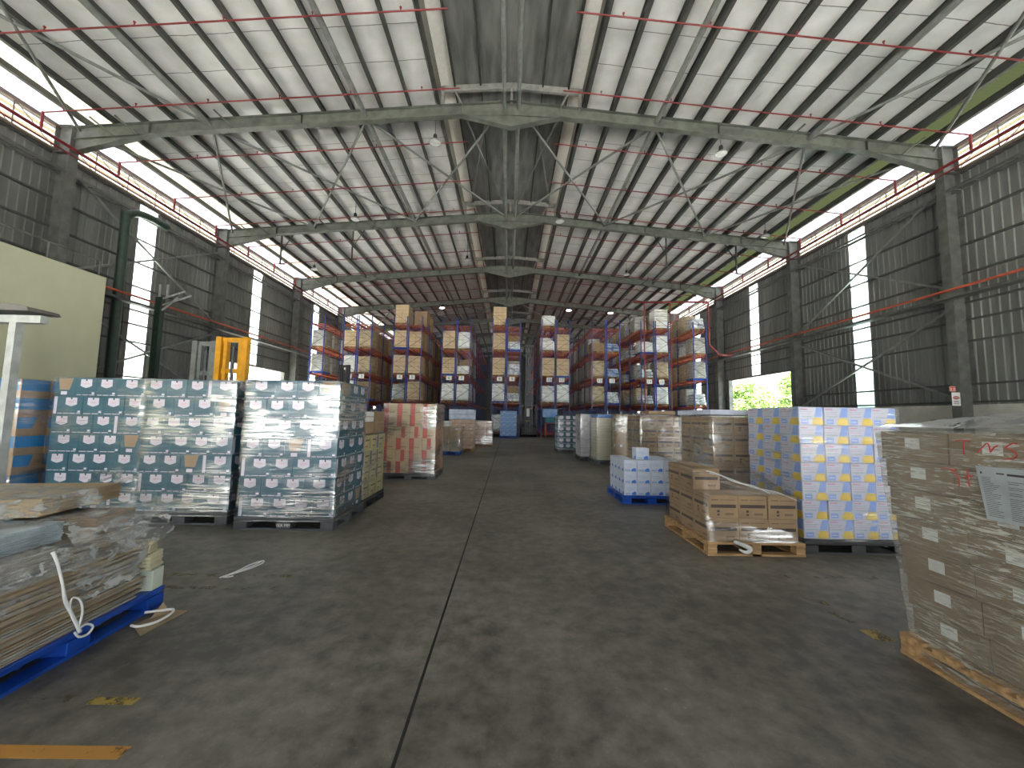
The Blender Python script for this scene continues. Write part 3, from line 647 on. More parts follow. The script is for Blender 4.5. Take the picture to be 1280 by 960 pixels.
def load_mesh(kind, seed):
    key = (kind, seed % 3)
    if key in LK: return LK[key]
    s_ = seed % 3
    L_ = {'brown': lambda: carton_load(1.3-.05*s_, KRAFT, s_), 'tan': lambda: carton_load(1.32-.06*s_, TAN, s_, 2, 3, .33), 'tantall': lambda: carton_load(1.35, TAN, s_, 2, 3, .27), 'lowbrown': lambda: carton_load(.62+.1*s_, KRAFT, s_),
          'white': lambda: lumpy(1.3-.06*s_, WRAPW, s_), 'lowwhite': lambda: lumpy(.6+.08*s_, WRAPW, s_, top=.12, amp=.06), 'grey': lambda: lumpy(1.25-.08*s_, WRAPG, s_), 'shiny': lambda: lumpy(1.28-.05*s_, WRAPB, s_),
          'sack': lambda: sacks(.62+.12*s_, SACK, s_), 'bluesack': lambda: sacks(.66+.1*s_, BLUEISH, s_), 'whitetall': lambda: carton_load(1.42, WRAPW, s_, 2, 2, .36)}[kind]
    LK[key] = L_(); return LK[key]
KN = {'brown': ('carton_load', 'brown cartons', 'carton load'), 'tan': ('carton_load', 'tan cartons', 'carton load'), 'tantall': ('carton_load', 'tall tan cartons', 'carton load'), 'lowbrown': ('carton_load', 'half height brown cartons', 'carton load'),
      'white': ('wrapped_load', 'white wrapped goods', 'wrapped load'), 'lowwhite': ('wrapped_load', 'low white wrapped goods', 'wrapped load'), 'grey': ('wrapped_load', 'grey wrapped goods', 'wrapped load'), 'shiny': ('wrapped_load', 'shiny brown wrapped goods', 'wrapped load'),
      'sack': ('sack_load', 'pale sacks', 'sack load'), 'bluesack': ('sack_load', 'pale blue sacks', 'sack load'), 'whitetall': ('carton_load', 'tall white cartons', 'carton load')}
PLAN = {  # what stands at the near end of each rack: ground, then up
    1: [None, 'white', 'grey', 'grey', None], 2: [None, 'white', 'white', 'tan', None], 3: [None, 'brown', 'shiny', 'shiny', None],
    4: [None, 'grey', 'tan', 'tan', 'tantall'], 5: [None, 'tan', 'tan', 'tan', None], 6: [None, 'white', 'tan', 'tan', None],
    7: [None, 'white', 'lowwhite', 'white', None], 8: ['white', 'white', 'tan', 'tan', 'tantall'], 9: [None, 'sack', 'sack', 'sack', None],
    10: [None, 'white', 'tan', 'lowwhite', 'lowwhite'], 11: [None, 'white', 'tan', 'tan', None], 12: [None, 'shiny', 'shiny', 'lowbrown', None],
    13: [None, 'sack', 'bluesack', 'bluesack', None], 14: [None, 'sack', 'sack', 'lowwhite', None], 15: [None, 'white', 'shiny', 'white', 'whitetall'], 16: [None, 'sack', 'grey', 'grey', 'sack']}
LN = ['ground', 'second', 'third', 'fourth', 'top']
MIX = {1: ['grey', 'white', 'grey'], 2: ['tan', 'white'], 3: ['brown', 'shiny'], 5: ['grey', 'brown', 'tan'], 14: ['grey', 'shiny', 'sack'], 12: ['grey', 'white', 'shiny'], 13: ['grey', 'sack'], 16: ['grey', 'sack', 'shiny']}
rl = random.Random(11)
for num, x in ROWS.items():
    side_seen = num in (1, 2, 3, 5, 12, 14, 16)
    depth_n = 8 if side_seen else 4
    rname = 'rack %s' % NUMW[num] if 2 <= num <= 15 else '%s wall rack' % ('left' if num == 1 else 'right')
    for lv in range(5):
        for j in range(depth_n):
            kind = PLAN[num][lv] if j == 0 else rl.choice(MIX.get(num, ['brown', 'grey', 'white', 'tan']))
            if j > 0 and lv == 4 and num not in (4, 5, 14, 15, 16): continue
            if j > 0 and lv == 4 and num in (4, 15, 5) and j > 2: continue
            if j > 0 and lv == 0 and num not in (3, 5, 8, 9, 12): continue
            if j > 0 and rl.random() < .12: continue
            if kind is None: continue
            nm, what, cat = KN[kind]
            y = YR+(j//2)*BP+(.72 if j % 2 == 0 else 2.03); z = LV[lv]
            o = bpy.data.objects.new(nm, load_mesh(kind, num+lv+j)); COL.objects.link(o); o.location = (x+rl.uniform(-.02, .02), y, z)
            tag(o, '%s, %s level of %s, %s from its near end' % (what, LN[lv], rname, ORD[j]), cat, 'loads on the racks')
            link(PB if (num*3+lv+j) % 5 == 0 else PW, 'pallet', o, (0, 0, 0))

# ================================================================ PALLETS OF CARTONS ON THE FLOOR
FILM = film('clear_stretch_film'); FILMS = film('shiny_stretch_film', cover=.14, gloss=.75, stretch=(2, 2, 32), rough=.14, thr=.5, patch=(.44, .58), base=.30, haze=(.7, .74, .85))
FILMH = film('hazy_stretch_film', cover=.45, gloss=.3, thr=.47, stretch=(5, 5, 16), haze=(.55, .55, .52)); FILMB = film('tight_stretch_film', cover=.75, gloss=.45, stretch=(9, 9, 90), rough=.15, thr=.553, base=.12, patch=(.30, .6), haze=(.95, .92, .84), bdist=.012)  # FILMB: cream highlights painted in as diffuse streaks along the creases
def wrap(x0, x1, y0, y1, z0, z1, m, label, amp=.008, out=.016, seed=0, sag=0.0, name='stretch_wrap', top=None, lean=(0, 0), group='stretch wrap round the floor pallets'):
    """thin film tube round a load, rim folded in over the top, lower hem uneven"""
    cx, cy = (x0+x1)/2, (y0+y1)/2; hx, hy = (x1-x0)/2+out, (y1-y0)/2+out; ring = []
    r = .03
    for (sx_, sy_, a0) in ((1, -1, -90), (1, 1, 0), (-1, 1, 90), (-1, -1, 180)):
        for k in range(4): a = math.radians(a0+k*30); ring.append((sx_*(hx-r)+r*math.cos(a), sy_*(hy-r)+r*math.sin(a)))
    pts = []
    for i in range(len(ring)):
        p, q = ring[i], ring[(i+1) % len(ring)]; L_ = math.hypot(q[0]-p[0], q[1]-p[1]); n = max(1, int(L_/.08))
        for k in range(n): t = k/n; pts.append((p[0]+(q[0]-p[0])*t, p[1]+(q[1]-p[1])*t))
    n = len(pts); nz = max(6, int((z1-z0)/.06)); vs = []; b = MB()
    for k in range(nz+1):
        z = z0+(z1-z0)*k/nz
        for (x, y) in pts:
            d = 1+(amp*(1+noise.noise(Vector((x*3+seed, y*3, z*9)))*1.0+.5*noise.noise(Vector((x*9, y*9+seed, z*22)))))/max(hx, hy)
            zz = z-(sag*(.5+noise.noise(Vector((x*4, y*4, seed)))) if k == 0 else 0)
            vs.append((cx+x*d+lean[0]*(z-.14), cy+y*d+lean[1]*(z-.14), zz))
    for f_, dz in ((.97, .006), (.86, .008)):
        for (x, y) in pts: vs.append((cx+x*f_+lean[0]*(z1-.14), cy+y*f_+lean[1]*(z1-.14), z1+dz+.006*noise.noise(Vector((x*6, y*6, seed)))))
    nl = nz+3
    fs = [(k*n+i, k*n+(i+1) % n, (k+1)*n+(i+1) % n, (k+1)*n+i) for k in range(nl-1) for i in range(n)]
    b.add(vs, fs, 0, True)
    if top is not None: b.add([(cx+x*.86, cy+y*.86, z1+.01) for x, y in pts], [tuple(range(n))], 0, False)
    return tag(b.build(name, m), label, 'stretch wrap', group)

def deco_front(b, fn, w_, h):
    """fn(u, v) -> point on the face; u across, v up (metres)"""
    pass
def face_fn(face, x0, x1, y0, y1, z0):
    e = .0012
    if face == 'F': return lambda u, v: (x0+u, y0-e, z0+v), x1-x0
    if face == 'R': return lambda u, v: (x1+e, y0+u, z0+v), y1-y0
    if face == 'L': return lambda u, v: (x0-e, y1-u, z0+v), y1-y0
    return lambda u, v: (x1-u, y1+e, z0+v), x1-x0
def shield(b, fn, cx, top, w_, h_, mi, mdot, mtx):
    P = [(-.5, 0), (-.52, -.75), (-.3, -.88), (0, -1), (.3, -.88), (.52, -.75), (.5, 0)]
    b.poly([fn(cx+p[0]*w_, top+p[1]*h_) for p in P][::-1] if False else [fn(cx+p[0]*w_, top+p[1]*h_) for p in P], mi)
    def q(u0, u1, v0, v1, m, ee=0):
        pts = [fn(u0, v0), fn(u1, v0), fn(u1, v1), fn(u0, v1)]
        c = fn(0, 0); b.poly(pts, m)
    return q
def rect(b, fn, u0, u1, v0, v1, mi, lift=0.0):
    a, c, d, e = fn(u0, v0), fn(u1, v0), fn(u1, v1), fn(u0, v1)
    if lift:
        n = (Vector(c)-Vector(a)).cross(Vector(e)-Vector(a)).normalized()*lift
        a, c, d, e = [tuple(Vector(p)+n) for p in (a, c, d, e)]
    b.poly([a, c, d, e], mi)
def carton_teal(sx_, sy_, h, wide_band, seed):
    """dark teal carton: white shield labels, dashed white line along the bottom, small white code"""
    b = MB(); b.bev(0, sx_, 0, sy_, .001, h-.001, .004); r = random.Random(seed)
    for f in 'FRL':
        fn, W = face_fn(f, 0, sx_, 0, sy_, 0)
        k = .15/.235*h
        if W > .33 and wide_band:
            rect(b, fn, .015, .055, .01, h-.01, 1)
            cs = [W*.62]
        elif W > .33 and seed % 2: cs = [.10, W-.10]
        else: cs = [W*.5]
        for c in cs:
            P = [(-.5, 0), (-.52, -.75), (-.3, -.88), (0, -1), (.3, -.88), (.52, -.75), (.5, 0)]
            lw, lh = (.145, .115); b.poly([fn(c+p[0]*lw, h-.022+p[1]*lh) for p in P], 1)
            rect(b, fn, c-.010, c+.010, h-.045, h-.022, 2, .0006)
            rect(b, fn, c-.045, c+.045, h-.078, h-.072, 3, .0006); rect(b, fn, c-.028, c+.03, h-.088, h-.084, 3, .0006)
        u = .02 if not (W > .33 and wide_band) else .07
        while u < W-.05:
            L_ = min(r.uniform(.05, .10), W-.015-u); rect(b, fn, u, u+L_, .012, .021, 1); u += L_+.012
        rect(b, fn, W-.055, W-.02, .028, .052, 1)
    return b.mesh('teal_carton', [TEAL, LABELW, INK, PINKTX])
def carton_kraft_teal(sx_, sy_, h):
    """the end panel of the same carton left unprinted"""
    b = MB(); b.bev(0, sx_, 0, sy_, .001, h-.001, .004)
    for f in 'FRL':
        fn, W = face_fn(f, 0, sx_, 0, sy_, 0)
        b.poly([fn(.04, h-.01), fn(.06, .08), fn(W-.08, .08), fn(W-.04, h-.01)], 1); rect(b, fn, .08, .16, .015, .06, 2)
    return b.mesh('teal_carton', [TEAL, KRAFT, LABELW])

def put_load(cartons, X0, Y0, Z0, where, group, name, what, rz=0, pivot=None, cat='carton'):
    """cartons: list of (mesh, x, y, z, layer, description)"""
    c, s_ = math.cos(rz), math.sin(rz)
    for (me, x, y, z, desc) in cartons:
        o = bpy.data.objects.new(name, me); COL.objects.link(o)
        o.location = (X0+c*x-s_*y, Y0+s_*x+c*y, Z0+z); o.rotation_euler.z = rz
        tag(o, '%s, %s, %s' % (what, desc, where), cat, group)
PP = {}
def pallet_parts(wx, wy, m, kind, h):
    key = (round(wx, 3), round(wy, 3), m.name, kind, h)
    if key in PP: return PP[key]
    L_ = []; x0, y0 = -wx/2, -wy/2; b = MB()
    if kind == 'wood':
        for k in range(7): w_ = wy/7*.78; yy = y0+(wy-w_)*k/6; b.box(x0, x0+wx, yy, yy+w_, h-.022, h)
        for xx in (x0, -.05, x0+wx-.1): b.box(xx, xx+.1, y0, y0+wy, h-.044, h-.0225)
        L_.append(('deck', b.mesh('deck', m))); bw, bh, g = .10, .10, .02
    else:
        b.bev(x0, x0+wx, y0, y0+wy, h-.035, h, .005)
        for k in range(9): b.box(x0+.02, x0+wx-.02, y0+.03+k*(wy-.1)/8, y0+.06+k*(wy-.1)/8, h-.05, h-.036)
        L_.append(('deck', b.mesh('deck', m))); bw, bh, g = .16, .14, .0
    for xx in (x0+.001, -bw/2, x0+wx-bw-.001):
        for yy in (y0+.001, -bh/2, y0+wy-bh-.001):
            b = MB(); b.bev(xx, xx+bw, yy, yy+bh, .021, h-.045, .004); L_.append(('block', b.mesh('block', m)))
    if kind == 'wood':
        for xx in (x0, -.05, x0+wx-.1): b = MB(); b.box(xx, xx+.1, y0, y0+wy, 0, .0205); L_.append(('runner', b.mesh('runner', m)))
    for yy in (y0, y0+wy-.1, -.05): b = MB(); b.box(x0+.101, x0+wx-.101, yy, yy+.1, .0, .02); L_.append(('runner', b.mesh('runner', m)))
    if kind != 'wood':
        for xx in (x0, x0+wx-.1): b = MB(); b.box(xx, xx+.1, y0, y0+wy, 0, .0205); L_.append(('runner', b.mesh('runner', m)))
    PP[key] = L_; return L_
def floor_pallet(kind, x0, x1, y0, y1, label, m=None, h=.14, rz=0):
    m = m or {'wood': WOOD, 'blue': PBLUE, 'grey': PGREY, 'black': BLACKM}[kind]
    o = bpy.data.objects.new('pallet', None); o.empty_display_size = .2
    for nm, me in pallet_parts(x1-x0, y1-y0, m, 'wood' if kind == 'wood' else 'plastic', h): link(me, nm, o, (0, 0, 0))
    COL.objects.link(o); o.location = ((x0+x1)/2, (y0+y1)/2, 0); o.rotation_euler.z = rz
    return tag(o, label, 'pallet', 'pallets on the floor')

# --- teal cartons: a layer is a ring of .39 x .27 cartons, mirrored from layer to layer
A_, B_ = .385, .27
LAY = []
LAY.append(('x', 0, 0, 'front row first from left')); LAY.append(('y', A_, 0, 'front row second from left')); LAY.append(('y', A_+B_, 0, 'front row third from left')); LAY.append(('y', A_+2*B_, 0, 'front right corner'))
LAY.append(('x', 2*A_+3*B_-2*A_-0.0, A_, 'right side middle')) ; LAY.append(('x', 3*B_, A_+B_, 'right side rear'))
LAY.append(('y', 0, B_, 'left side middle')); LAY.append(('x', 0, B_+A_, 'left side rear')); LAY.append(('x', A_+.01, A_+B_, 'back row inner'))
def teal_stack(X0, Y0, n, h, where, group, seed):
    W = A_+3*B_; ms = {}
    for lay in range(n):
        out = []; rr = random.Random(seed+lay)
        for (o_, x, y, d) in LAY:
            sx_, sy_ = (A_, B_) if o_ == 'x' else (B_, A_)
            if lay % 2 == (seed % 2): x = W-x-sx_; d = d.replace('right', 'LEFT').replace('left', 'right').replace('LEFT', 'left')
            pass
            v = rr.randrange(4); kr = rr.random() < .07
            key = (o_, v, kr)
            if key not in ms: ms[key] = carton_kraft_teal(sx_, sy_, h) if kr else carton_teal(sx_, sy_, h, v == 1 or v == 3, v)
            out.append((ms[key], x+rr.uniform(-.004, .004), y+rr.uniform(-.003, .003), .15+lay*h, d+' '+ORD[lay]+' layer'))
        put_load(out, X0, Y0, 0, where, group, 'teal_carton', 'teal carton')
    return W, .15+n*h
for (X0, Y0, wh, seed, fm, pl) in ((-3.36, 5.02, 'stack nearest the aisle', 1, FILMS, 'aisle'), (-4.80, 5.2, 'middle teal stack', 2, FILMS, 'middle'), (-5.99, 5.2, 'left teal stack', 4, FILM, 'left')):
    W, zt = teal_stack(X0, Y0, 7, .245, wh, 'dark teal cartons', seed)
    floor_pallet('grey', X0-.02, X0+W+.02, Y0-.03, Y0+1.0, 'dark grey plastic pallet under the teal cartons, %s one of three' % pl, h=.15)
    wrap(X0, X0+W, Y0, Y0+A_+2*B_, .10, zt, fm, 'shiny clear film round the teal cartons, %s stack' % pl, seed=seed)
b = MB(); text_into(b, 'YEX MM', .05, (0, 0, 0), (1, 0, 0), (0, 0, 1), 0)
o = b.build('pallet_marking', WHITE, None, loc=(-2.86, 4.984, .055)); 
pal = [p for p in bpy.data.objects if p.name.startswith('pallet') and p.get('label', '').endswith('aisle one of three')][0]
o.parent = pal; o.location = (.0, -.52, .06)

# --- generic graphic cartons, stacked in columns
def grid_stack(maker, X0, Y0, nx, ny, nl, sx_, sy_, h, where, group, name, what, z0=.14, stagger=0.0, seed=0, skip=None, faces='', jit=.004, lean=(0, 0)):
    ms = [maker(sx_, sy_, h, v) for v in range(3)]; rr = random.Random(seed); out = []
    for k in range(nl):
        for i in range(nx):
            for j in range(ny):
                if 0 < i < nx-1 and j > 0: continue
                if j == ny-1 and ny > 2 and 0 < i < nx-1: continue
                if skip and skip(i, j, k): continue
                off = stagger*(k % 2)
                where_ = ('front row %s from left' % ORD[i]) if j == 0 else ('%s side %s row' % ('left' if i == 0 else ('right' if i == nx-1 else 'middle'), ORD[j]))
                out.append((ms[rr.randrange(3)], i*sx_+off+rr.uniform(-jit, jit)+lean[0]*k*h, j*sy_+rr.uniform(-jit, jit)+lean[1]*k*h, z0+k*h, where_+' '+ORD[k]+' layer'))
    put_load(out, X0, Y0, 0, where, group, name, what)
def mk_simple(body, decos, mats, name):
    def f(sx_, sy_, h, v):
        b = MB(); b.bev(.002, sx_-.002, .002, sy_-.002, .001, h-.001, .004)
        for fc in 'FRL':
            fn, W = face_fn(fc, .002, sx_-.002, .002, sy_-.002, 0); decos(b, fn, W, h, v, fc)
        return b.mesh(name, [body]+mats)
    return f
AZURE = mat('azure_print', (.02, .22, .55), .5, var=.05)
def d_blue(b, fn, W, h, v, fc):
    if v == 0: rect(b, fn, .004, W-.004, h*.38, h-.006, 1)
    elif v == 1: b.poly([fn(.004, h*.38), fn(W*.5, h*.38), fn(W*.66, h-.006), fn(.004, h-.006)], 1); rect(b, fn, W*.72, W*.86, h*.5, h*.72, 2); rect(b, fn, W*.70, W*.94, h*.4, h*.43, 2)
    else: rect(b, fn, .004, W*.93, h*.38, h-.006, 1); rect(b, fn, W*.5, W*.9, h*.8, h*.84, 3)
grid_stack(mk_simple(KRAFT, d_blue, [AZURE, KRAFTD, LABELW], 'blue_printed_carton'), -7.36, 4.95, 3, 3, 7, .41, .33, .24, 'far left pallet', 'blue printed cartons', 'blue_printed_carton', 'blue topped carton')
floor_pallet('grey', -7.38, -6.1, 4.93, 5.95, 'grey pallet under the blue printed cartons')
wrap(-7.36, -6.13, 4.95, 5.94, .1, 1.82, FILM, 'clear film round the blue printed cartons', seed=9)

# beige printed cartons, boxes on top
BEIGE = mat('yellowish_carton', (.46, .40, .20), .6, var=.1); BLUEP = mat('deep_blue_print', (.03, .06, .32), .5)
def d_beige(b, fn, W, h, v, fc):
    rect(b, fn, W*.08, W*.6, h*.62, h*.72, 1); rect(b, fn, W*.66, W*.72, h*.15, h*.85, 1); rect(b, fn, W*.08, W*.4, h*.25, h*.33, 1)
    if v == 1: rect(b, fn, W*.8, W*.97, h*.05, h*.95, 2)
grid_stack(mk_simple(BEIGE, d_beige, [mat('olive_print', (.12, .11, .05), .6), BLUEP], 'beige_carton'), -3.43, 6.1, 3, 3, 4, .41, .32, .245, 'behind teal stack', 'beige cartons', 'beige_carton', 'beige carton')
floor_pallet('black', -3.45, -2.18, 6.08, 7.08, 'black pallet under the beige cartons behind the teal stack')
wrap(-3.43, -2.2, 6.1, 7.06, .1, 1.12, FILM, 'clear film round the beige cartons', seed=21)
for (x0, x1, y0, y1, z0, z1, m, l) in ((-2.75, -2.24, 6.12, 6.55, 1.14, 1.33, KRAFT, 'brown carton lying on the beige cartons, lower one'), (-2.75, -2.24, 6.13, 6.56, 1.332, 1.49, WHITE, 'white topped carton on the beige cartons, upper one'), (-2.78, -2.22, 6.58, 7.05, 1.14, 1.5, KRAFTD, 'tall dark brown carton on the beige cartons'), (-3.4, -2.85, 6.15, 7.0, 1.14, 1.42, KRAFT, 'brown carton at the back left on the beige cartons')):
    b = MB(); b.bev(x0, x1, y0, y1, z0, z1, .005, 0); fn, W = face_fn('R', x0, x1, y0, y1, z0); rect(b, fn, 0.01, W-.01, (z1-z0)*.47, (z1-z0)*.53, 1)
    fn, W = face_fn('F', x0, x1, y0, y1, z0); rect(b, fn, W*.1, W*.4, (z1-z0)*.3, (z1-z0)*.42, 1)
    tag(b.build('loose_carton', [m, mat('brown_tape2', (.25, .17, .09), .4)]), l, 'carton', 'loose cartons on the beige stack')

# red striped cartons
REDP = mat('coral_red_print', (.62, .12, .10), .6, var=.08)
def d_red(b, fn, W, h, v, fc):
    u0 = .003 if v != 1 else W*.36; rect(b, fn, u0, u0+W*(.3 if v else .36), .004, h-.004, 1)
    rect(b, fn, W*.4, W*.8, h*.2, h*.26, 2)
grid_stack(mk_simple(TAN, d_red, [REDP, KRAFTD], 'red_striped_carton'), -2.83, 8.98, 4, 4, 6, .295, .27, .262, 'beyond beige cartons', 'red striped cartons', 'red_striped_carton', 'red striped carton', stagger=0)
floor_pallet('grey', -2.85, -1.63, 8.95, 10.1, 'grey pallet under the red striped cartons')
wrap(-2.83, -1.65, 8.98, 10.06, .06, 1.712, FILMS, 'shiny film round the red striped cartons', seed=5, amp=.012)

# mixed brown pile on a blue pallet, tall blue topped pallet behind it, pinkish pallet
def d_plain(b, fn, W, h, v, fc):
    rect(b, fn, .004, W-.004, h*.46, h*.54, 1)
    if v == 1: rect(b, fn, W*.55, W*.85, h*.6, h*.85, 2)
TAPE = mat('clear_brown_tape', (.34, .24, .13), .35)
plain = mk_simple(KRAFT, d_plain, [TAPE, LABELW], 'brown_carton')
grid_stack(plain, -2.95, 14.62, 3, 3, 3, .38, .33, .30, 'aisle side blue pallet', 'brown cartons far left of the aisle', 'brown_carton', 'brown carton with tape', skip=lambda i, j, k: k == 2 and i == 2 and j == 1, jit=.02)
floor_pallet('blue', -2.97, -1.78, 14.6, 15.65, 'blue pallet under the mixed brown pile left of the aisle', h=.15)
b = MB(); b.bev(-2.9, -2.2, 14.7, 15.3, 1.05, 1.25, .01); tag(b.build('white_carton', WRAPW), 'white carton on top of the mixed brown pile', 'carton')
wrap(-2.95, -1.81, 14.62, 15.61, .12, 1.05, FILMH, 'hazy film round the mixed brown pile', seed=6, amp=.03)
LBLUE = mat('pale_blue_white_print', (.55, .62, .78), .5, var=.12)
grid_stack(mk_simple(mat('pinkish_carton', (.60, .44, .36), .7), d_plain, [TAPE, LABELW], 'pinkish_carton'), -2.4, 16.0, 3, 3, 4, .33, .33, .29, 'behind brown pile', 'pale pinkish cartons', 'pinkish_carton', 'pale pinkish carton')
floor_pallet('wood', -2.42, -1.4, 15.98, 17.0, 'wooden pallet under the tall pinkish cartons')
b = MB(); b.bev(-2.42, -1.4, 15.98, 17.0, 1.302, 1.72, .02); fn, W = face_fn('F', -2.42, -1.4, 15.98, 17.0, 1.31); rect(b, fn, 0, W, .2, .21, 1)
tag(b.build('white_crate', [LBLUE, BLUEP]), 'pale blue and white crate on the tall pinkish cartons', 'crate')
grid_stack(mk_simple(mat('salmon_carton', (.62, .42, .32), .7), d_plain, [TAPE, LABELW], 'salmon_carton'), -1.76, 19.0, 3, 3, 4, .33, .33, .275, 'left of floor joint', 'salmon cartons', 'salmon_carton', 'salmon carton')
floor_pallet('wood', -1.78, -.75, 18.98, 20.0, 'wooden pallet under the salmon cartons left of the joint')
wrap(-1.76, -.77, 19.0, 19.99, .1, 1.25, FILMS, 'shiny film round the salmon cartons', seed=13)
BP2 = mat('mid_blue_carton', (.10, .25, .60), .5, var=.25, scale=3, c2=(.35, .5, .75))
grid_stack(mk_simple(BP2, d_plain, [LBLUE, LABELW], 'blue_carton'), -.55, 27.1, 3, 3, 6, .38, .33, .285, 'before rack nine', 'blue cartons before rack nine', 'blue_carton', 'mid blue carton')
floor_pallet('blue', -.57, .61, 27.08, 28.1, 'blue pallet in front of the racks signed eight and nine')
grid_stack(mk_simple(BP2, d_plain, [LBLUE, LABELW], 'blue_carton'), -4.7, 11.4, 4, 3, 5, .38, .33, .28, 'behind red striped stack', 'blue cartons behind the red stack', 'blue_carton', 'bright blue carton')
floor_pallet('wood', -4.72, -3.16, 11.38, 12.4, 'wooden pallet under the bright blue cartons')

# right of the aisle, far to near
def d_gl(b, fn, W, h, v, fc):
    P = [(-.5, 0), (-.52, -.75), (0, -1), (.52, -.75), (.5, 0)]
    b.poly([fn(W*.5+p[0]*W*.62, h*.9+p[1]*h*.6) for p in P], 1); rect(b, fn, .01, W-.01, .012, .028, 1)
grid_stack(mk_simple(TEAL, d_gl, [LABELW], 'small_teal_carton'), 2.09, 16.4, 4, 3, 6, .285, .33, .235, 'far right pallet', 'small dark teal cartons', 'small_teal_carton', 'small teal carton')
floor_pallet('black', 2.06, 3.25, 16.38, 17.42, 'black pallet under the far dark teal cartons')
wrap(2.09, 3.23, 16.4, 17.39, .06, 1.56, FILM, 'clear film round the far dark teal cartons', seed=3)
def d_w(b, fn, W, h, v, fc): rect(b, fn, .004, W-.004, h*.02, h*.05, 1)
WC = mat('lilac_white_carton', (.62, .60, .68), .5, var=.08); WGREY = mat('thin_grey_line', (.25, .24, .3), .6)
grid_stack(mk_simple(WC, d_w, [WGREY], 'white_carton'), 2.5, 13.5, 3, 3, 5, .38, .33, .29, 'left of cream trays', 'lilac white cartons', 'white_carton', 'lilac white carton')
floor_pallet('black', 2.48, 3.66, 13.48, 14.52, 'black pallet under the lilac white cartons')
wrap(2.5, 3.64, 13.5, 14.49, .08, 1.6, FILMH, 'hazy film round the lilac white cartons', seed=31)
# cream tray stack with blue lid
CREAM = mat('cream_tray', (.58, .55, .42), .6, var=.08)
tm = MB(); 
tm.bev(-.46, .46, -.46, .46, 0, .088, .01); tm.box(-.48, .48, -.48, .48, .078, .092); tm = tm.mesh('cream_tray', CREAM)
for k in range(14):
    o = bpy.data.objects.new('cream_tray', tm); COL.objects.link(o); o.location = (3.3, 12.95, .14+k*.095)
    tag(o, 'cream plastic tray, %s up in the stack' % ORD[k], 'tray', 'stacked cream trays')
b = MB(); b.bev(2.84, 3.76, 12.48, 13.42, 1.472, 1.58, .02); tag(b.build('blue_tray', mat('bright_blue_lid', (.02, .16, .55), .4)), 'bright blue tray on top of the stacked cream trays', 'tray')
floor_pallet('grey', 2.76, 3.84, 12.4, 13.5, 'grey pallet under the cream trays')
wrap(2.82, 3.78, 12.46, 13.44, .06, 1.6, FILM, 'clear film round the cream trays', seed=14)
grid_stack(plain, 3.28, 11.9 - .0, 3, 1, 5, .22, .48, .29, 'right of cream trays', 'tan cartons right of the trays', 'tan_carton', 'tan carton', seed=3)
floor_pallet('wood', 3.26, 3.98, 11.88, 12.38, 'wooden pallet under the tan cartons by the trays')
wrap(3.28, 3.95, 11.9, 12.38, .08, 1.6, FILMH, 'hazy film round the tan cartons by the trays', seed=33)
for (x, y, h, l) in ((4.6, 18.2, 1.6, 'white wrapped pallet load behind the far teal cartons'), (6.3, 17.0, 1.62, 'white wrapped pallet load behind the lilac cartons'), (5.6, 14.6, 1.58, 'white wrapped load behind the cream trays'), (7.4, 13.5, 1.6, 'white wrapped load farthest right behind the trays')):
    o = bpy.data.objects.new('wrapped_load', lumpy(h-.14, WRAPW, x)); COL.objects.link(o); o.location = (x, y, 0); tag(o, l, 'wrapped load', 'white loads on the floor'); link(PW, 'pallet', o, (0, 0, 0))

# tall brown cartons with dark bands
DPRINT = mat('dark_print', (.075, .055, .05), .6)
def d_band(b, fn, W, h, v, fc):
    rect(b, fn, W*.07, W*.93, h*.46, h*.60, 1)
    rect(b, fn, W*.1, W*.34, h*.78, h*.83, 2); rect(b, fn, W*.40, W*.9, h*.79, h*.82, 2)
    if v != 1: rect(b, fn, W*.28, W*.36, h*.26, h*.36, 1); rect(b, fn, W*.28, W*.36, h*.12, h*.2, 1)
    rect(b, fn, W*.55, W*.85, h*.14, h*.24, 2)
band = mk_simple(KRAFT, d_band, [DPRINT, mat('grey_brown_print', (.2, .13, .08), .6)], 'banded_carton')
bandd = mk_simple(KRAFTD, d_band, [mat('blue_black_print', (.04, .04, .08), .6), DPRINT], 'banded_carton')
grid_stack(bandd, 2.92, 8.6, 3, 3, 6, .36, .33, .232, 'beyond blue pallet', 'banded cartons beyond the blue pallet', 'banded_carton', 'dark brown banded carton')
floor_pallet('wood', 2.9, 4.02, 8.58, 9.62, 'wooden pallet under the dark banded cartons beyond the blue pallet')
wrap(2.92, 4.0, 8.6, 9.59, .1, 1.55, FILMH, 'hazy film round the dark banded cartons', seed=41, amp=.015)
b = MB(); b.bev(3.15, 3.75, 8.75, 9.25, 1.566, 1.64, .005); tag(b.build('flat_carton', KRAFT), 'flat brown carton lying on the dark banded cartons', 'carton')
grid_stack(band, 3.0, 5.72, 4, 3, 6, .30, .35, .228, 'tall stack', 'tall brown banded cartons', 'banded_carton', 'banded carton')
floor_pallet('wood', 2.98, 4.22, 5.7, 6.8, 'wooden pallet under the tall brown banded cartons')
wrap(3.0, 4.2, 5.72, 6.77, .1, 1.52, FILMH, 'hazy film round the tall brown banded cartons', seed=43, amp=.015)
b = MB(); b.bev(2.94, 4.24, 5.68, 6.78, 1.535, 1.61, .004)
for k in range(4): b.box(2.937, 4.243, 5.677, 5.68, 1.545+k*.017, 1.549+k*.017, 1)
tag(b.build('top_sheet', [mat('lavender_board', (.60, .64, .80), .5, var=.12), LABELW]), 'pale lavender boards lying on the tall brown cartons', 'board')

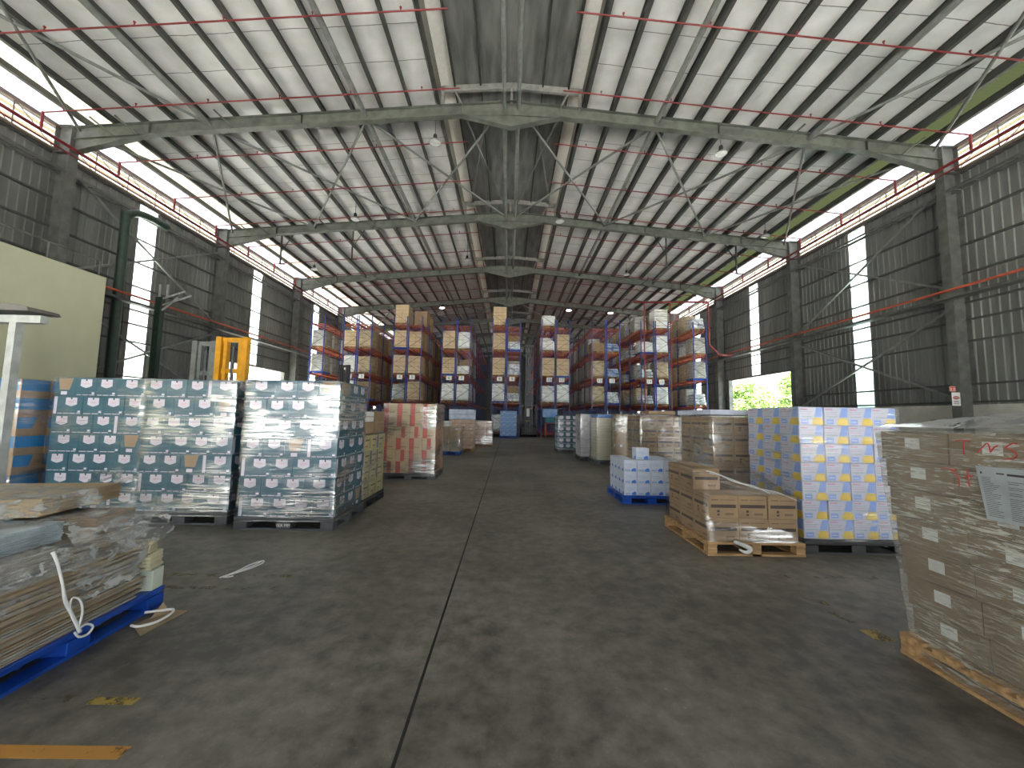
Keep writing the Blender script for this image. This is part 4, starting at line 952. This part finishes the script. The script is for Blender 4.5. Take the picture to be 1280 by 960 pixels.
# white and blue cartons on a blue pallet
WB = mat('bluish_white_carton', (.60, .66, .80), .5, var=.04); MBL = mat('medium_blue_print', (.05, .20, .68), .5)
def d_wb(b, fn, W, h, v, fc):
    b.poly([fn(W*.58, .008), fn(W*.92, .008), fn(W*.92, h*.26), fn(W*.80, h*.34), fn(W*.58, h*.2)], 1); rect(b, fn, W*.1, W*.5, h*.08, h*.2, 2); rect(b, fn, W*.14, W*.6, h*.62, h*.66, 2); rect(b, fn, W*.14, W*.8, h*.5, h*.53, 2)
wbm = mk_simple(WB, d_wb, [MBL, mat('light_blue_print', (.35, .5, .8), .5)], 'white_blue_carton')
grid_stack(wbm, 2.02, 6.84, 4, 4, 3, .232, .232, .20, 'on blue pallet', 'white and blue cartons', 'white_blue_carton', 'white carton')
grid_stack(wbm, 2.25, 6.9, 1, 1, 1, .232, .232, .20, 'blue pallet, alone on top', 'white and blue cartons', 'white_blue_carton', 'lone white carton', z0=.745)
floor_pallet('blue', 1.98, 3.0, 6.8, 7.86, 'bright blue pallet under the white and blue cartons right of the aisle', h=.14)

# half emptied wooden pallet of banded cartons
sk = lambda i, j, k: (k == 2 and (j == 0 or i > 1)) 
grid_stack(band, 2.22, 4.36, 3, 3, 3, .325, .36, .245, 'half height stack', 'brown banded cartons on the near wooden pallet', 'banded_carton', 'banded carton', skip=sk)
floor_pallet('wood', 2.18, 3.24, 4.32, 5.5, 'orange toned wooden pallet with a half height brown load', h=.14)
b = MB()
def hull_film(pts_bot, pts_top, seed):
    n = len(pts_bot); N_ = 12; vs = []; seg = 10
    loop = []
    for i in range(n):
        for k in range(seg): t = k/seg; loop.append((Vector(pts_bot[i]).lerp(Vector(pts_bot[(i+1) % n]), t), Vector(pts_top[i]).lerp(Vector(pts_top[(i+1) % n]), t)))
    m_ = len(loop)
    for r_ in range(N_+1):
        for (p, q) in loop:
            v = p.lerp(q, r_/N_); nn = noise.noise_vector(v*7+Vector((seed, 0, 0)))*.012; vs.append(v+Vector((nn.x, nn.y, nn.z*.6)))
    c = sum((q for _, q in loop), Vector())/m_
    for (p, q) in loop: vs.append(q.lerp(c, .5)+Vector((0, 0, -.01+.02*noise.noise(q*6))))
    fs = [(k*m_+i, k*m_+(i+1) % m_, (k+1)*m_+(i+1) % m_, (k+1)*m_+i) for k in range(N_+1) for i in range(m_)]
    fs.append(tuple((N_+1)*m_+i for i in range(m_)))
    b = MB(); b.add(vs, fs, 0, True); return b
hf = hull_film([(2.19, 4.33, .12), (3.22, 4.33, .12), (3.22, 5.47, .12), (2.19, 5.47, .12)], [(2.17, 4.42, .89), (3.16, 4.45, .66), (3.22, 5.47, .90), (2.17, 5.47, .92)], 3)
tag(hf.build('stretch_wrap', FILM), 'loose clear film sloping over the half height brown load', 'stretch wrap', 'stretch wrap round the floor pallets')
b = MB()
for (pp, qq, w_) in (((2.17, 4.30, .90), (2.85, 4.29, .68), .012), ((2.20, 4.29, .88), (3.18, 4.30, .60), .008)):
    P_ = [Vector(pp).lerp(Vector(qq), t/8)+Vector((0, 0, .012*math.sin(t*1.3))) for t in range(9)]; b.path(P_, w_*.5, 5)
P0 = [(2.45, 4.30, .16), (2.6, 4.27, .10), (2.55, 4.25, .06), (2.48, 4.26, .09)]; b.path(P0, [.02, .028, .02, .008], 6)
tag(b.build('twisted_film', mat('white_twisted_film', (.75, .76, .76), .25, var=.1)), 'twisted strands of film hanging on the half height brown load', 'film strand')

# blue and yellow printed white cartons
LILW = mat('pale_lilac_carton', (.52, .54, .68), .5, var=.05); CORN = mat('cornflower_print', (.22, .36, .78), .5, var=.04); YEL = mat('yellow_print', (.72, .52, .06), .5, var=.08); MAG = mat('magenta_print', (.6, .2, .35), .6); TEALP = mat('grey_teal_print', (.2, .35, .38), .6)
def d_y(b, fn, W, h, v, fc):
    b.poly([fn(W*.62, h*.45), fn(W*.94, h*.45), fn(W*.98, h-.005), fn(W*.74, h-.005)], 1)
    b.poly([fn(W*.55, .006), fn(W*.97, .006), fn(W*.99, h*.2), fn(W*.93, h*.40), fn(W*.64, h*.42), fn(W*.54, h*.2)], 2)
    rect(b, fn, W*.08, W*.38, h*.08, h*.34, 1); rect(b, fn, W*.08, W*.55, h*.47, h*.50, 4); rect(b, fn, W*.06, W*.36, h*.84, h*.89, 3)
    rect(b, fn, W*.06, W*.56, h*.72, h*.74, 4); rect(b, fn, W*.06, W*.5, h*.62, h*.635, 3)
    rect(b, fn, W*.12, W*.34, h*.18, h*.22, 5, .0006)
grid_stack(mk_simple(LILW, d_y, [CORN, YEL, MAG, TEALP, LABELW], 'yellow_blue_carton'), 3.34, 4.47, 4, 3, 7, .283, .32, .211, 'tall white stack', 'white cartons printed blue and yellow', 'yellow_blue_carton', 'yellow blue printed carton', z0=.15, jit=.006)
floor_pallet('black', 3.3, 4.52, 4.42, 5.46, 'black plastic pallet under the blue and yellow printed cartons', h=.14)
wrap(3.34, 4.473, 4.47, 5.43, .12, 1.63, film('light_clear_film', cover=.15, gloss=.3, thr=.56), 'clear film round the blue and yellow printed cartons', seed=51, amp=.008, sag=.03)

# --- large brown wrapped load at the right edge
def d_big(b, fn, W, h, v, fc):
    rect(b, fn, W*.40, W*.62, h*.42, h*.80, 1); rect(b, fn, .003, W-.003, 0.0, .004, 2)
grid_stack(mk_simple(mat('large_brown_carton', (.175, .125, .075), .75, var=.1), d_big, [mat('dull_white_sticker', (.5, .52, .52), .6), DPRINT], 'large_brown_carton'), 2.58, 1.35, 3, 3, 7, .39, .405, .18, 'right edge load', 'large brown cartons', 'large_brown_carton', 'large brown carton', z0=.14, lean=(-.055, .07))
floor_pallet('wood', 2.53, 3.78, 1.3, 2.6, 'wooden pallet under the large wrapped brown load at the right edge', h=.13)
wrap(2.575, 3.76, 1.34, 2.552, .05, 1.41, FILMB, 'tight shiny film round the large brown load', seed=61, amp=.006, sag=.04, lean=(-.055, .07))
# rumpled film over its top
b = MB(); N_ = 16; vs = []
for i in range(N_+1):
    for j in range(N_+1):
        x = 2.485+1.22*i/N_; y = 1.41+1.28*j/N_; e = min(i, j, N_-i, N_-j)/N_; vs.append((x, y, 1.432+.10*min(1, e*3)+.02*noise.noise(Vector((x*5, y*5, 2)))*(e > 0)))
b.add(vs, [(i*(N_+1)+j, (i+1)*(N_+1)+j, (i+1)*(N_+1)+j+1, i*(N_+1)+j+1) for i in range(N_) for j in range(N_)], 0, True)
tag(b.build('top_film', film('pale_top_film', cover=.75, gloss=.5, thr=.42, stretch=(4, 12, 8))), 'rumpled pale film over the top of the large brown load', 'film', None)
# shipping sheet and marker writing on its left face
FX = 2.463
def atl(px, py, X=FX):   # points read off the face of the load, on the plane of its film
    d = _f+(px-640)/FPX*_r-(py-480)/FPX*_u; s_ = X/d.x; return (d.y*s_, EYE+d.z*s_)
t = thing('paper_sheet', 'white printed delivery sheet under film on the large brown load', 'paper', (FX, 1.99, .9), 0, None, True)
C4 = [atl(1219, 582), atl(1306, 590), atl(1306, 664), atl(1234, 649)]
def pm(u, v, dx=0.0):
    y = (C4[0][0]*(1-u)+C4[1][0]*u)*(1-v)+(C4[3][0]*(1-u)+C4[2][0]*u)*v; z = (C4[0][1]*(1-u)+C4[1][1]*u)*(1-v)+(C4[3][1]*(1-u)+C4[2][1]*u)*v
    return (FX+dx, y, z)
b = MB(); b.add([pm(0, 0), pm(1, 0), pm(1, 1), pm(0, 1), pm(0, 0, .002), pm(1, 0, .002), pm(1, 1, .002), pm(0, 1, .002)], [(0, 1, 2, 3), (7, 6, 5, 4)]); b.build('sheet', mat('bluish_paper', (.40, .44, .47), .5, var=.12), t)
b = MB(); rr = random.Random(4)
def dash(u0, u1, v, th): b.poly([pm(u0, v, -.0012), pm(u0, v+th, -.0012), pm(u1, v+th, -.0012), pm(u1, v, -.0012)], 0)
dash(.06, .09, .10, .04); dash(.32, .44, .10, .025); dash(.48, .80, .10, .04)
for k in range(22):
    v = .2+k*.034; dash(.06, .06+rr.uniform(.12, .3), v, .008)
    if k % 3 or k > 9: dash(.48, .48+rr.uniform(.15, .42), v+.008, .008)
b.build('printed_lines', INK, t)
t = thing('marker_writing', 'red marker letters written on the film of the large brown load', 'writing', (FX, 2.1, 1.3), 0, None, True)
def stroke(pts, w_=.0065):
    b = MB(); b.path([Vector((FX, y, z)) for y, z in pts], w_*.5, 5); b.build('stroke', INKRED, t)
for st in ([(1193, 552), (1201, 550), (1212, 552)], [(1204, 551), (1205, 568)],
           [(1221, 566), (1228, 559), (1234, 554), (1237, 560), (1238, 565), (1242, 560), (1247, 557)],
           [(1272, 554), (1264, 555), (1257, 560), (1266, 563), (1271, 569), (1267, 573), (1256, 574)],
           [(1176, 586), (1186, 586), (1196, 588)], [(1188, 587), (1196, 594), (1199, 601), (1199, 608)], [(1209, 586), (1210, 596), (1212, 608)], [(1203, 597), (1216, 595)]):
    stroke([atl(*p) for p in st])

# --- flattened cardboard on the blue pallet, left foreground
RZ = math.radians(3.5); PX0, PY0 = -3.08, 2.44           # centre of the pallet
def lp(x, y): return (PX0+math.cos(RZ)*x-math.sin(RZ)*y, PY0+math.sin(RZ)*x+math.cos(RZ)*y)
floor_pallet('blue', PX0-.55, PX0+.55, PY0-.62, PY0+.62, 'long blue plastic pallet under the flattened cardboard at the left', h=.14, rz=RZ)
BOARD = mat('corrugated_board', (.33, .27, .20), .8, var=.15, scale=6, stretch=(1, 1, 8)); BOARDG = mat('greyish_board', (.42, .40, .35), .75, var=.15); BOARDT = mat('fresh_kraft_board', (.36, .27, .165), .8, var=.1)
rr = random.Random(3)
def sheet(hx, hy, th, seed, m, cx=0, cy=0):
    """one flattened carton: board with a slight bow and ragged edge"""
    N1 = 8; b = MB(); vs = []
    for zz in (0, th):
        for i in range(N1+1):
            for j in range(N1+1):
                x = -hx+2*hx*i/N1; y = -hy+2*hy*j/N1; ed = .006*noise.noise(Vector((i*1.7, j*1.3, seed)))
                vs.append((x+ed*(i in (0, N1)), y+ed*(j in (0, N1)), zz+.0012*noise.noise(Vector((x*2, y*2, seed*.01)))))
    M = (N1+1)**2
    for i in range(N1):
        for j in range(N1):
            a = i*(N1+1)+j; b_ = a+N1+1; b.f.append((a, a+1, b_+1, b_)); b.f.append((M+a, M+b_, M+b_+1, M+a+1))
    per = [i*(N1+1) for i in range(N1)]+[N1*(N1+1)+j for j in range(N1)]+[i*(N1+1)+N1 for i in range(N1, 0, -1)]+[j for j in range(N1, 0, -1)]
    for k in range(len(per)): a, c = per[k], per[(k+1) % len(per)]; b.f.append((a, c, M+c, M+a))
    b.v = vs; b.m = [0]*len(b.f); b.sm = [False]*len(b.f); return b.mesh('cardboard_sheet', m)
smesh = [sheet(.50, .43, .0072, s_, [BOARD, BOARDG, BOARDT][s_ % 3]) for s_ in range(9)]
z = .142
for k in range(42):
    o = bpy.data.objects.new('cardboard_sheet', smesh[rr.randrange(9)]); COL.objects.link(o)
    x, y = lp(rr.uniform(-.022, .012)+.025, rr.uniform(-.03, .03)+.0); o.location = (x, y, z); o.rotation_euler.z = RZ+rr.uniform(-.012, .012); z += .0088
    tag(o, 'flattened brown carton in the lower stack on the long blue pallet', 'cardboard sheet', 'flattened cartons in the lower stack')
zl = z
# middle: loose bundles, slumped
MIDB = mat('silvery_bagged_board', (.40, .38, .34), .4, var=.25, scale=7, bump=.3); 
for k, (x, y, hx, hy, dz, hh, rz_, m, l) in enumerate([(-.0, -.22, .44, .22, 0, .12, .05, MIDB, 'silvery film wrapped bundle at the near end of the middle layer'), (.04, .24, .42, .20, 0, .12, -.06, BOARD, 'bundle of brown board at the far end of the middle layer'),
        (-.06, -.18, .40, .24, .125, .12, -.04, mat('pale_blue_bag', (.42, .50, .56), .35, var=.2, scale=6, bump=.3), 'pale bluish bagged bundle above the silvery one'), (-.0, .30, .40, .16, .125, .10, .10, KRAFTD, 'dark brown bundle under the far end of the top bundle')]):
    bx, by = lp(x, y); b = MB()
    n5 = 9
    for q in range(n5): o5 = rr.uniform(-.01, .01); b.bev(-hx+o5, hx+o5, -hy, hy, q*hh/n5, (q+.85)*hh/n5, .003)
    o = b.build('board_bundle', m, None, loc=(bx, by, zl+.004+dz), rz=RZ+rz_); tag(o, l, 'board bundle', 'bundles in the middle of the cardboard pile')
zt0 = zl+.27
bx, by = -3.36, 2.70
for k in range(11):
    if k == 0: tsm = [sheet(.44, .31, .0085, s_+20, [BOARDT, KRAFT][s_ % 2]) for s_ in range(4)]
    o = bpy.data.objects.new('cardboard_sheet', tsm[rr.randrange(4)]); COL.objects.link(o); o.location = (bx+rr.uniform(-.006, .006), by+rr.uniform(-.006, .006)+.02, zt0+k*.0100); o.rotation_euler.z = .185+rr.uniform(-.008, .008)
    tag(o, 'fresh brown board in the topmost bundle of the cardboard pile', 'cardboard sheet', 'boards of the topmost bundle')
# cream foam pieces at the far end of the pile
FOAM = mat('cream_foam', (.62, .58, .40), .8, var=.06); FOAMW = mat('greenish_white_foam', (.60, .66, .56), .7, var=.06)
for (x, y, hx, hy, z0, hh, rz_, m, l) in ((.45, .50, .08, .06, .42, .075, .3, FOAM, 'cream foam strips bundled at the far end of the pile, upper'), (.46, .52, .085, .07, .30, .115, .15, FOAM, 'cream foam strips bundled at the far end of the pile, lower'), (.475, .55, .07, .055, .142, .155, .05, FOAMW, 'greenish white foam block at the far corner of the blue pallet')):
    bx, by = lp(x, y); b = MB(); n5 = 5 if m is FOAM else 1
    for q in range(n5): o5 = rr.uniform(-.006, .006)*(n5 > 1); b.bev(-hx+o5, hx+o5, -hy, hy, q*hh/n5, (q+.93)*hh/n5, .004)
    tag(b.build('foam_piece', m, None, loc=(bx, by, z0), rz=RZ+rz_), l, 'foam', 'foam pieces on the cardboard pile')
# draped film
DRAPE = film('crumpled_loose_film', cover=.75, gloss=.5, stretch=(16, 9, 20), rough=.1, thr=.52, bdist=.02, haze=(.7, .74, .74), patch=(.35, .6), pscale=(5, 5, 5), base=.12)
def drape(path, y0, y1, nU, nV, seed, amp, label, rag=.06):
    """path: list of (x, z) in pallet coordinates, swept along y with folds"""
    vs = []; 
    for j in range(nV+1):
        for i in range(nU+1):
            t = i/nU*(len(path)-1); k = min(int(t), len(path)-2); f = t-k
            x = path[k][0]*(1-f)+path[k+1][0]*f; z_ = path[k][1]*(1-f)+path[k+1][1]*f
            y = y0+(y1-y0)*j/nV
            n = noise.noise_vector(Vector((x*4+seed, y*4, z_*4)))*amp+noise.noise_vector(Vector((x*12, y*12+seed, z_*12)))*amp*.45
            edge = rag*noise.noise(Vector((i*.7, seed, 0)))*(j in (0, nV))
            X_, Y_ = lp(x+abs(n.x), y+n.y+edge); vs.append((X_, Y_, z_+n.z+ (rag*noise.noise(Vector((j*.5, seed, 1))) if i == nU else 0)))
    b = MB(); b.add(vs, [(j*(nU+1)+i, j*(nU+1)+i+1, (j+1)*(nU+1)+i+1, (j+1)*(nU+1)+i) for j in range(nV) for i in range(nU)], 0, True)
    tag(b.build('draped_film', DRAPE), label, 'film', 'loose film on the cardboard pile')
drape([(.1, zt0-.01), (.40, zt0-.01), (.52, zl+.10), (.525, .42), (.53, .30)], -.05, .46, 22, 22, 1, .03, 'torn clear film hanging down the right side of the cardboard pile')
drape([(-.45, zl+.13), (.34, zl+.15), (.47, zl+.10), (.51, zl+.0), (.52, .40)], -.62, .10, 22, 22, 5, .025, 'bluish clear film over the near end of the cardboard pile')
drape([(.30, zl+.25), (.46, zl+.20), (.53, zl+.10), (.54, zl)], .15, .66, 14, 18, 9, .035, 'puffed film pocket at the far end of the cardboard pile')
drape([(-.62, zt0+.122), (.06, zt0+.122), (.20, zt0+.115), (.225, zt0+.02)], -.30, .42, 26, 18, 13, .014, 'crinkled clear film over the topmost bundle of the cardboard pile', rag=.03)
drape([(-.10, zt0+.11), (.0, zt0+.19), (.08, zt0+.15), (.16, zt0+.10)], .62, .80, 14, 8, 17, .05, 'puff of loose film standing up behind the topmost bundle', rag=.05)
# hanging knotted film rope
def ap(px, py, X):
    d = _f+(px-640)/FPX*_r-(py-480)/FPX*_u; s_ = X/d.x; return Vector((X, d.y*s_, EYE+d.z*s_))
b = MB(); pts = [ap(66, 690, -2.50), ap(72, 705, -2.49), ap(78, 730, -2.47), ap(82, 752, -2.46), ap(92, 772, -2.45), ap(100, 790, -2.44)]
b.path(pts, [.010, .008, .007, .010, .008, .011], 7)
b.path([ap(100, 790, -2.44), ap(88, 765, -2.45), ap(90, 748, -2.45), ap(100, 750, -2.44), ap(103, 765, -2.44), ap(98, 785, -2.44)], [.008, .006, .005, .006, .006, .007], 6)
b.path([ap(93, 790, -2.45), ap(99, 796, -2.44), ap(110, 792, -2.44), ap(116, 783, -2.44), ap(108, 780, -2.44), ap(98, 786, -2.44)], [.006, .007, .008, .006, .007, .006], 6)
tag(b.build('film_rope', mat('white_twisted_film', (.75, .76, .76), .25)), 'knotted rope of white film hanging down the cardboard pile', 'film rope')
# scrap of cardboard, white strap and film on the floor
b = MB(); P_ = [(-2.34, 2.66), (-2.30, 2.98), (-2.44, 3.0), (-2.50, 2.78)]
b.prism([(x, y, 0) for x, y in P_], (0, 0, .002), (0, 0, .006)); b.prism([(-2.46, 2.86, 0), (-2.40, 2.95, 0.0), (-2.46, 2.96, .07)], (0, 0, .006), (.004, -.004, .003))
tag(b.build('cardboard_scrap', BOARDT), 'torn brown cardboard scrap on the floor beside the blue pallet', 'cardboard scrap')
b = MB(); pts = [(-2.50, 2.86, .05), (-2.44, 2.92, .035), (-2.38, 2.95, .03), (-2.35, 2.90, .025), (-2.36, 2.80, .02), (-2.42, 2.74, .02), (-2.47, 2.73, .03)]
b.path(pts, .0085, 6); tag(b.build('white_strap', WHITE), 'looped white strap lying on the cardboard scrap', 'strap')
b = MB(); pts = [(-2.49, 3.56, .006), (-2.44, 3.70, .006), (-2.42, 3.86, .008), (-2.36, 3.95, .012), (-2.33, 3.90, .01), (-2.36, 3.78, .008), (-2.43, 3.66, .006), (-2.47, 3.58, .006), (-2.43, 3.57, .008), (-2.40, 3.60, .006)]
b.path(pts, .006, 6); b.path([(-2.36, 3.95, .012), (-2.38, 3.80, .01), (-2.45, 3.62, .008)], .005, 5)
tag(b.build('white_strap', WHITE), 'white strap loop lying alone on the floor before the teal cartons', 'strap')
# galvanised gate post at the left edge
t = thing('steel_guard_rail', 'galvanised steel guard frame with a plate on top at the left edge', 'guard rail', (-4.25, 3.3, 0), 0, None, True)
b = MB(); b.box(-4.24, -4.18, 3.29, 3.35, 0, 2.17); b.build('post', GALV, t)
b = MB(); b.box(-5.24, -5.18, 3.29, 3.35, 0, 2.17); b.build('post', GALV, t)
b = MB(); b.box(-5.4, -3.98, 3.29, 3.35, 2.171, 2.235); b.build('top_rail', GALV, t)
b = MB(); b.prism([(-5.4, 3.2, 2.255), (-3.98, 3.2, 2.255), (-4.0, 3.2, 2.285), (-4.06, 3.2, 2.30), (-5.4, 3.2, 2.42)], (0, 0, 0), (0, .24, 0)); b.build('top_plate', mat('dull_brown_plate', (.16, .15, .14), .6), t)

# ================================================================ TRUCKS, STAND, PIPE STAND, SIGNS, PERSON
def wheel(b, x, y, z, r, w_, mi=0): b.tube((x-w_/2, y, z), (x+w_/2, y, z), r, 18, mi)
t = thing('reach_truck', 'dark narrow aisle lift truck standing between racks nine and ten', 'lift truck', (1.55, 29.2, 0), 0, None, True)
TD = mat('truck_dark_grey', (.05, .05, .055), .5); TS = mat('truck_mast_steel', (.09, .09, .10), .4, metal=.4)
b = MB(); b.bev(.95, 2.15, 29.3, 31.2, .12, .75, .05); b.build('body', TD, t)
b = MB()
for x in (.98, 2.12): b.bar((x, 29.35, .7), (x, 29.35, 2.35), .07, .07); b.bar((x, 30.6, .7), (x, 30.6, 2.35), .07, .07)
b.box(.94, 2.16, 29.3, 30.65, 2.33, 2.40); 
for k in range(6): b.bar((1.05+k*.2, 29.3, 2.36), (1.05+k*.2, 30.65, 2.36), .04, .09)
b.bar((.98, 29.33, 1.35), (2.12, 29.33, 1.35), .05, .05); b.build('overhead_guard', TS, t)
b = MB()
for x in (1.30, 1.46, 1.62, 1.78): b.bar((x, 29.25+abs(x-1.54)*.2, .2), (x, 29.25+abs(x-1.54)*.2, 6.9), .07, .1)
for z in (.5, 2.6, 4.6, 6.85): b.bar((1.27, 29.28, z), (1.81, 29.28, z), .08, .1)
b.build('mast', TS, t)
b = MB(); b.box(1.36, 1.58, 29.20, 29.215, 1.5, 2.1); b.build('paper_notice', WHITE, t)
b = MB()
for x in (1.0, 2.1):
    for y in (29.6, 30.9): wheel(b, x, y, .16, .16, .1)
b.build('wheels', BLACKM, t)
b = MB(); b.tube((1.5, 29.5, .75), (1.5, 29.6, 1.15), .05, 8); b.tube((1.4, 29.5, 1.15), (1.62, 29.6, 1.15), .06, 8, 1); b.build('controls', [TD, mat('yellow_knob', (.7, .55, .05), .5)], t)
def mast_truck(x, y, h, m, label, w_=.8):
    t = thing('forklift_truck', label, 'lift truck', (x, y, 0), 0, 'lift trucks behind the teal cartons')
    b = MB()
    for sx_ in (-1, 1): b.box(sx_*w_/2-.08, sx_*w_/2+.08, -.06, .12, .05, h); b.box(sx_*w_*.28-.05, sx_*w_*.28+.05, .0, .16, .05, h-.12)
    for z in (.3, h*.45, h*.72, h-.08): b.box(-w_/2, w_/2, .02, .1, z-.07, z+.07)
    ms = b.build('mast', m, t)
    b = MB(); b.tube((0, .05, .1), (0, .05, h-.3), .05, 8); b.build('lift_cylinder', TS, ms)
    b = MB(); b.bev(-w_/2-.05, w_/2+.05, .25, 1.9, .15, 1.15, .08); b.build('body', m, t)
    b = MB()
    for sx_ in (-1, 1): b.bar((sx_*w_*.5, .35, 1.1), (sx_*w_*.48, .55, 2.1), .06, .06); b.bar((sx_*w_*.5, 1.8, 1.1), (sx_*w_*.48, 1.5, 2.1), .06, .06)
    b.box(-w_/2, w_/2, .5, 1.55, 2.08, 2.14); b.build('overhead_guard', BLACKM, t)
    b = MB()
    for sx_ in (-1, 1):
        for yy in (.45, 1.6): wheel(b, sx_*w_/2, yy, .2, .2, .14)
    b.build('wheels', BLACKM, t)
    b = MB()
    for sx_ in (-.25, .25): b.box(sx_-.05, sx_+.05, -1.0, -.06, .06, .10)
    b.build('fork', TS, ms)
YM = mat('yellow_truck_paint', (.75, .36, .02), .4, var=.08)
mast_truck(-8.55, 12.0, 3.75, YM, 'yellow lift truck with raised mast behind the teal cartons')
mast_truck(-9.85, 12.6, 3.72, mat('grey_truck_paint', (.20, .22, .22), .45), 'grey lift truck standing left of the yellow one', .62)
mast_truck(-9.95, 23.5, 4.4, TD, 'dark lift truck standing before the rack signed three', .5)
t = thing('orange_stand', 'small orange steel stand with blue and teal bins before rack ten', 'stand', (3.0, 27.8, 0), 0, None, True)
b = MB()
for x in (2.66, 3.42):
    for y in (27.6, 28.1): b.box(x-.03, x+.03, y-.03, y+.03, 0, 1.05)
b.box(2.63, 3.45, 27.57, 28.13, 1.02, 1.07); b.bar((2.66, 27.6, .35), (3.42, 27.6, .35), .05, .05); b.build('frame', RORANGE, t)
for (x0, x1, y0, y1, z0, z1, m, l) in ((2.6, 3.5, 27.55, 28.1, 1.072, 1.45, mat('teal_bin_plastic', (.03, .22, .28), .5), 'teal bin on the orange stand'), (2.45, 3.45, 27.6, 28.1, 1.46, 2.05, BP2, 'blue bag heap on the teal bin of the orange stand')):
    b = MB(); b.bev(x0, x1, y0, y1, z0, z1, .04); b.bev(x0-.02, x1+.02, y0-.02, y1+.02, z1-.05, z1-.01, .01); tag(b.build('storage_bin', m), l, 'bin', 'bins on the orange stand')
# red pipe frame before racks 14 to 16
b = MB(); z9 = 9.95
b.path([(9.0, 27.8, z9), (14.35, 27.8, z9+.12), (14.45, 27.8, z9+.05), (14.45, 27.8, 6.9), (15.2, 27.8, 6.2), (16.3, 27.8, 6.15)], .07, 8, smooth=False); b.tube((9.75, 27.8, 0), (9.75, 27.8, z9), .045, 8); b.tube((11.65, 27.8, 0), (11.65, 27.8, z9), .045, 8)
tag(b.build('fire_riser', RED), 'red fire pipes standing and crossing in front of racks fourteen and fifteen', 'pipe')
# signs on the near right column
b = MB(); xs_, ys_ = 16.38, 13.95
b.box(xs_-.35, xs_-.05, ys_, ys_+.015, 2.14, 2.62, 0)
text_into(b, 'DANGER', .07, (xs_-.2, ys_-.002, 2.43), (1, 0, 0), (0, 0, 1), 2)
b.poly([(xs_-.2+.13*math.cos(a), ys_-.001, 2.43+.06*math.sin(a)) for a in [2*PI*i/20 for i in range(20)]], 1)
for k in range(3): b.box(xs_-.3, xs_-.1, ys_-.002, ys_, 2.2+k*.05, 2.22+k*.05, 3)
tag(b.build('danger_sign', [SIGN, INKRED, SIGN, INK]), 'white danger sign with a red oval on the near right column', 'sign')
b = MB(); b.box(xs_-.42, xs_-.2, ys_, ys_+.015, 2.66, 2.84, 0); b.box(xs_-.40, xs_-.22, ys_-.001, ys_, 2.79, 2.82, 1); b.box(xs_-.325, xs_-.295, ys_-.001, ys_, 2.68, 2.79, 1)
tag(b.build('fire_point_sign', [mat('pale_red_sign', (.75, .35, .33), .5), INKRED]), 'small red and white sign above the danger sign', 'sign')

# person far back left, seen between the loads
def person(x, y, label):
    t = thing('person', label, 'person', (x, y, 0))
    J = {'pel': (0, 0, .95), 'ch': (0, .0, 1.25), 'nk': (0, 0, 1.46), 'hd': (0, -.01, 1.56), 'ht': (0, -.01, 1.70),
         'sl': (-.18, 0, 1.40), 'el': (-.23, .02, 1.12), 'wl': (-.20, -.12, .90), 'hl': (-.19, -.17, .83), 'sr': (.18, 0, 1.40), 'er': (.23, .02, 1.12), 'wr': (.20, -.12, .90), 'hr': (.19, -.17, .83),
         'pl': (-.09, 0, .90), 'kl': (-.10, -.02, .50), 'al': (-.10, .02, .09), 'fl': (-.11, -.14, .04), 'pr': (.09, 0, .90), 'kr': (.10, -.02, .50), 'ar': (.10, .02, .09), 'fr': (.11, -.14, .04)}
    RD = {'pel': .14, 'ch': .15, 'nk': .055, 'hd': .085, 'ht': .07, 'sl': .065, 'el': .045, 'wl': .03, 'hl': .035, 'sr': .065, 'er': .045, 'wr': .03, 'hr': .035, 'pl': .095, 'kl': .06, 'al': .045, 'fl': .04, 'pr': .095, 'kr': .06, 'ar': .045, 'fr': .04}
    E_ = [('pel', 'ch'), ('ch', 'nk'), ('nk', 'hd'), ('hd', 'ht'), ('ch', 'sl'), ('sl', 'el'), ('el', 'wl'), ('wl', 'hl'), ('ch', 'sr'), ('sr', 'er'), ('er', 'wr'), ('wr', 'hr'), ('pel', 'pl'), ('pl', 'kl'), ('kl', 'al'), ('al', 'fl'), ('pel', 'pr'), ('pr', 'kr'), ('kr', 'ar'), ('ar', 'fr')]
    ks = list(J); me = bpy.data.meshes.new('body'); me.from_pydata([J[k] for k in ks], [(ks.index(a), ks.index(c)) for a, c in E_], [])
    o = bpy.data.objects.new('body', me); COL.objects.link(o); o.parent = t
    md = o.modifiers.new('skin', 'SKIN'); sv = me.skin_vertices[0].data
    for i, k in enumerate(ks): sv[i].radius = (RD[k], RD[k]*(.75 if k in ('ch', 'pel') else 1)); sv[i].use_root = (k == 'pel')
    o.modifiers.new('sub', 'SUBSURF').levels = 2; o.modifiers['sub'].render_levels = 2
    me.materials.append(mat('dark_work_clothes', (.03, .03, .035), .8))
    b = MB(); bm = bmesh.new(); bmesh.ops.create_icosphere(bm, subdivisions=3, radius=1); bm.verts.index_update()
    b.add([(v.co.x*.088, -.015+v.co.y*.10-(.02 if v.co.y < -.9 and abs(v.co.z) < .25 else 0), 1.61+v.co.z*.115) for v in bm.verts], [[v.index for v in f.verts] for f in bm.faces], 0, True); bm.free(); b.build('face', mat('skin_tone', (.42, .26, .18), .6), t)
    b = MB(); bm = bmesh.new(); bmesh.ops.create_icosphere(bm, subdivisions=3, radius=1); bm.verts.index_update()
    b.add([(v.co.x*.098, v.co.y*.11, 1.64+max(v.co.z, -.15)*.11) for v in bm.verts], [[v.index for v in f.verts] for f in bm.faces], 0, True); bm.free(); b.build('cap', mat('grey_white_cap', (.35, .33, .32), .7), t)
person(-7.6, 20.5, 'person in dark work clothes and a pale cap standing before the rack signed four')
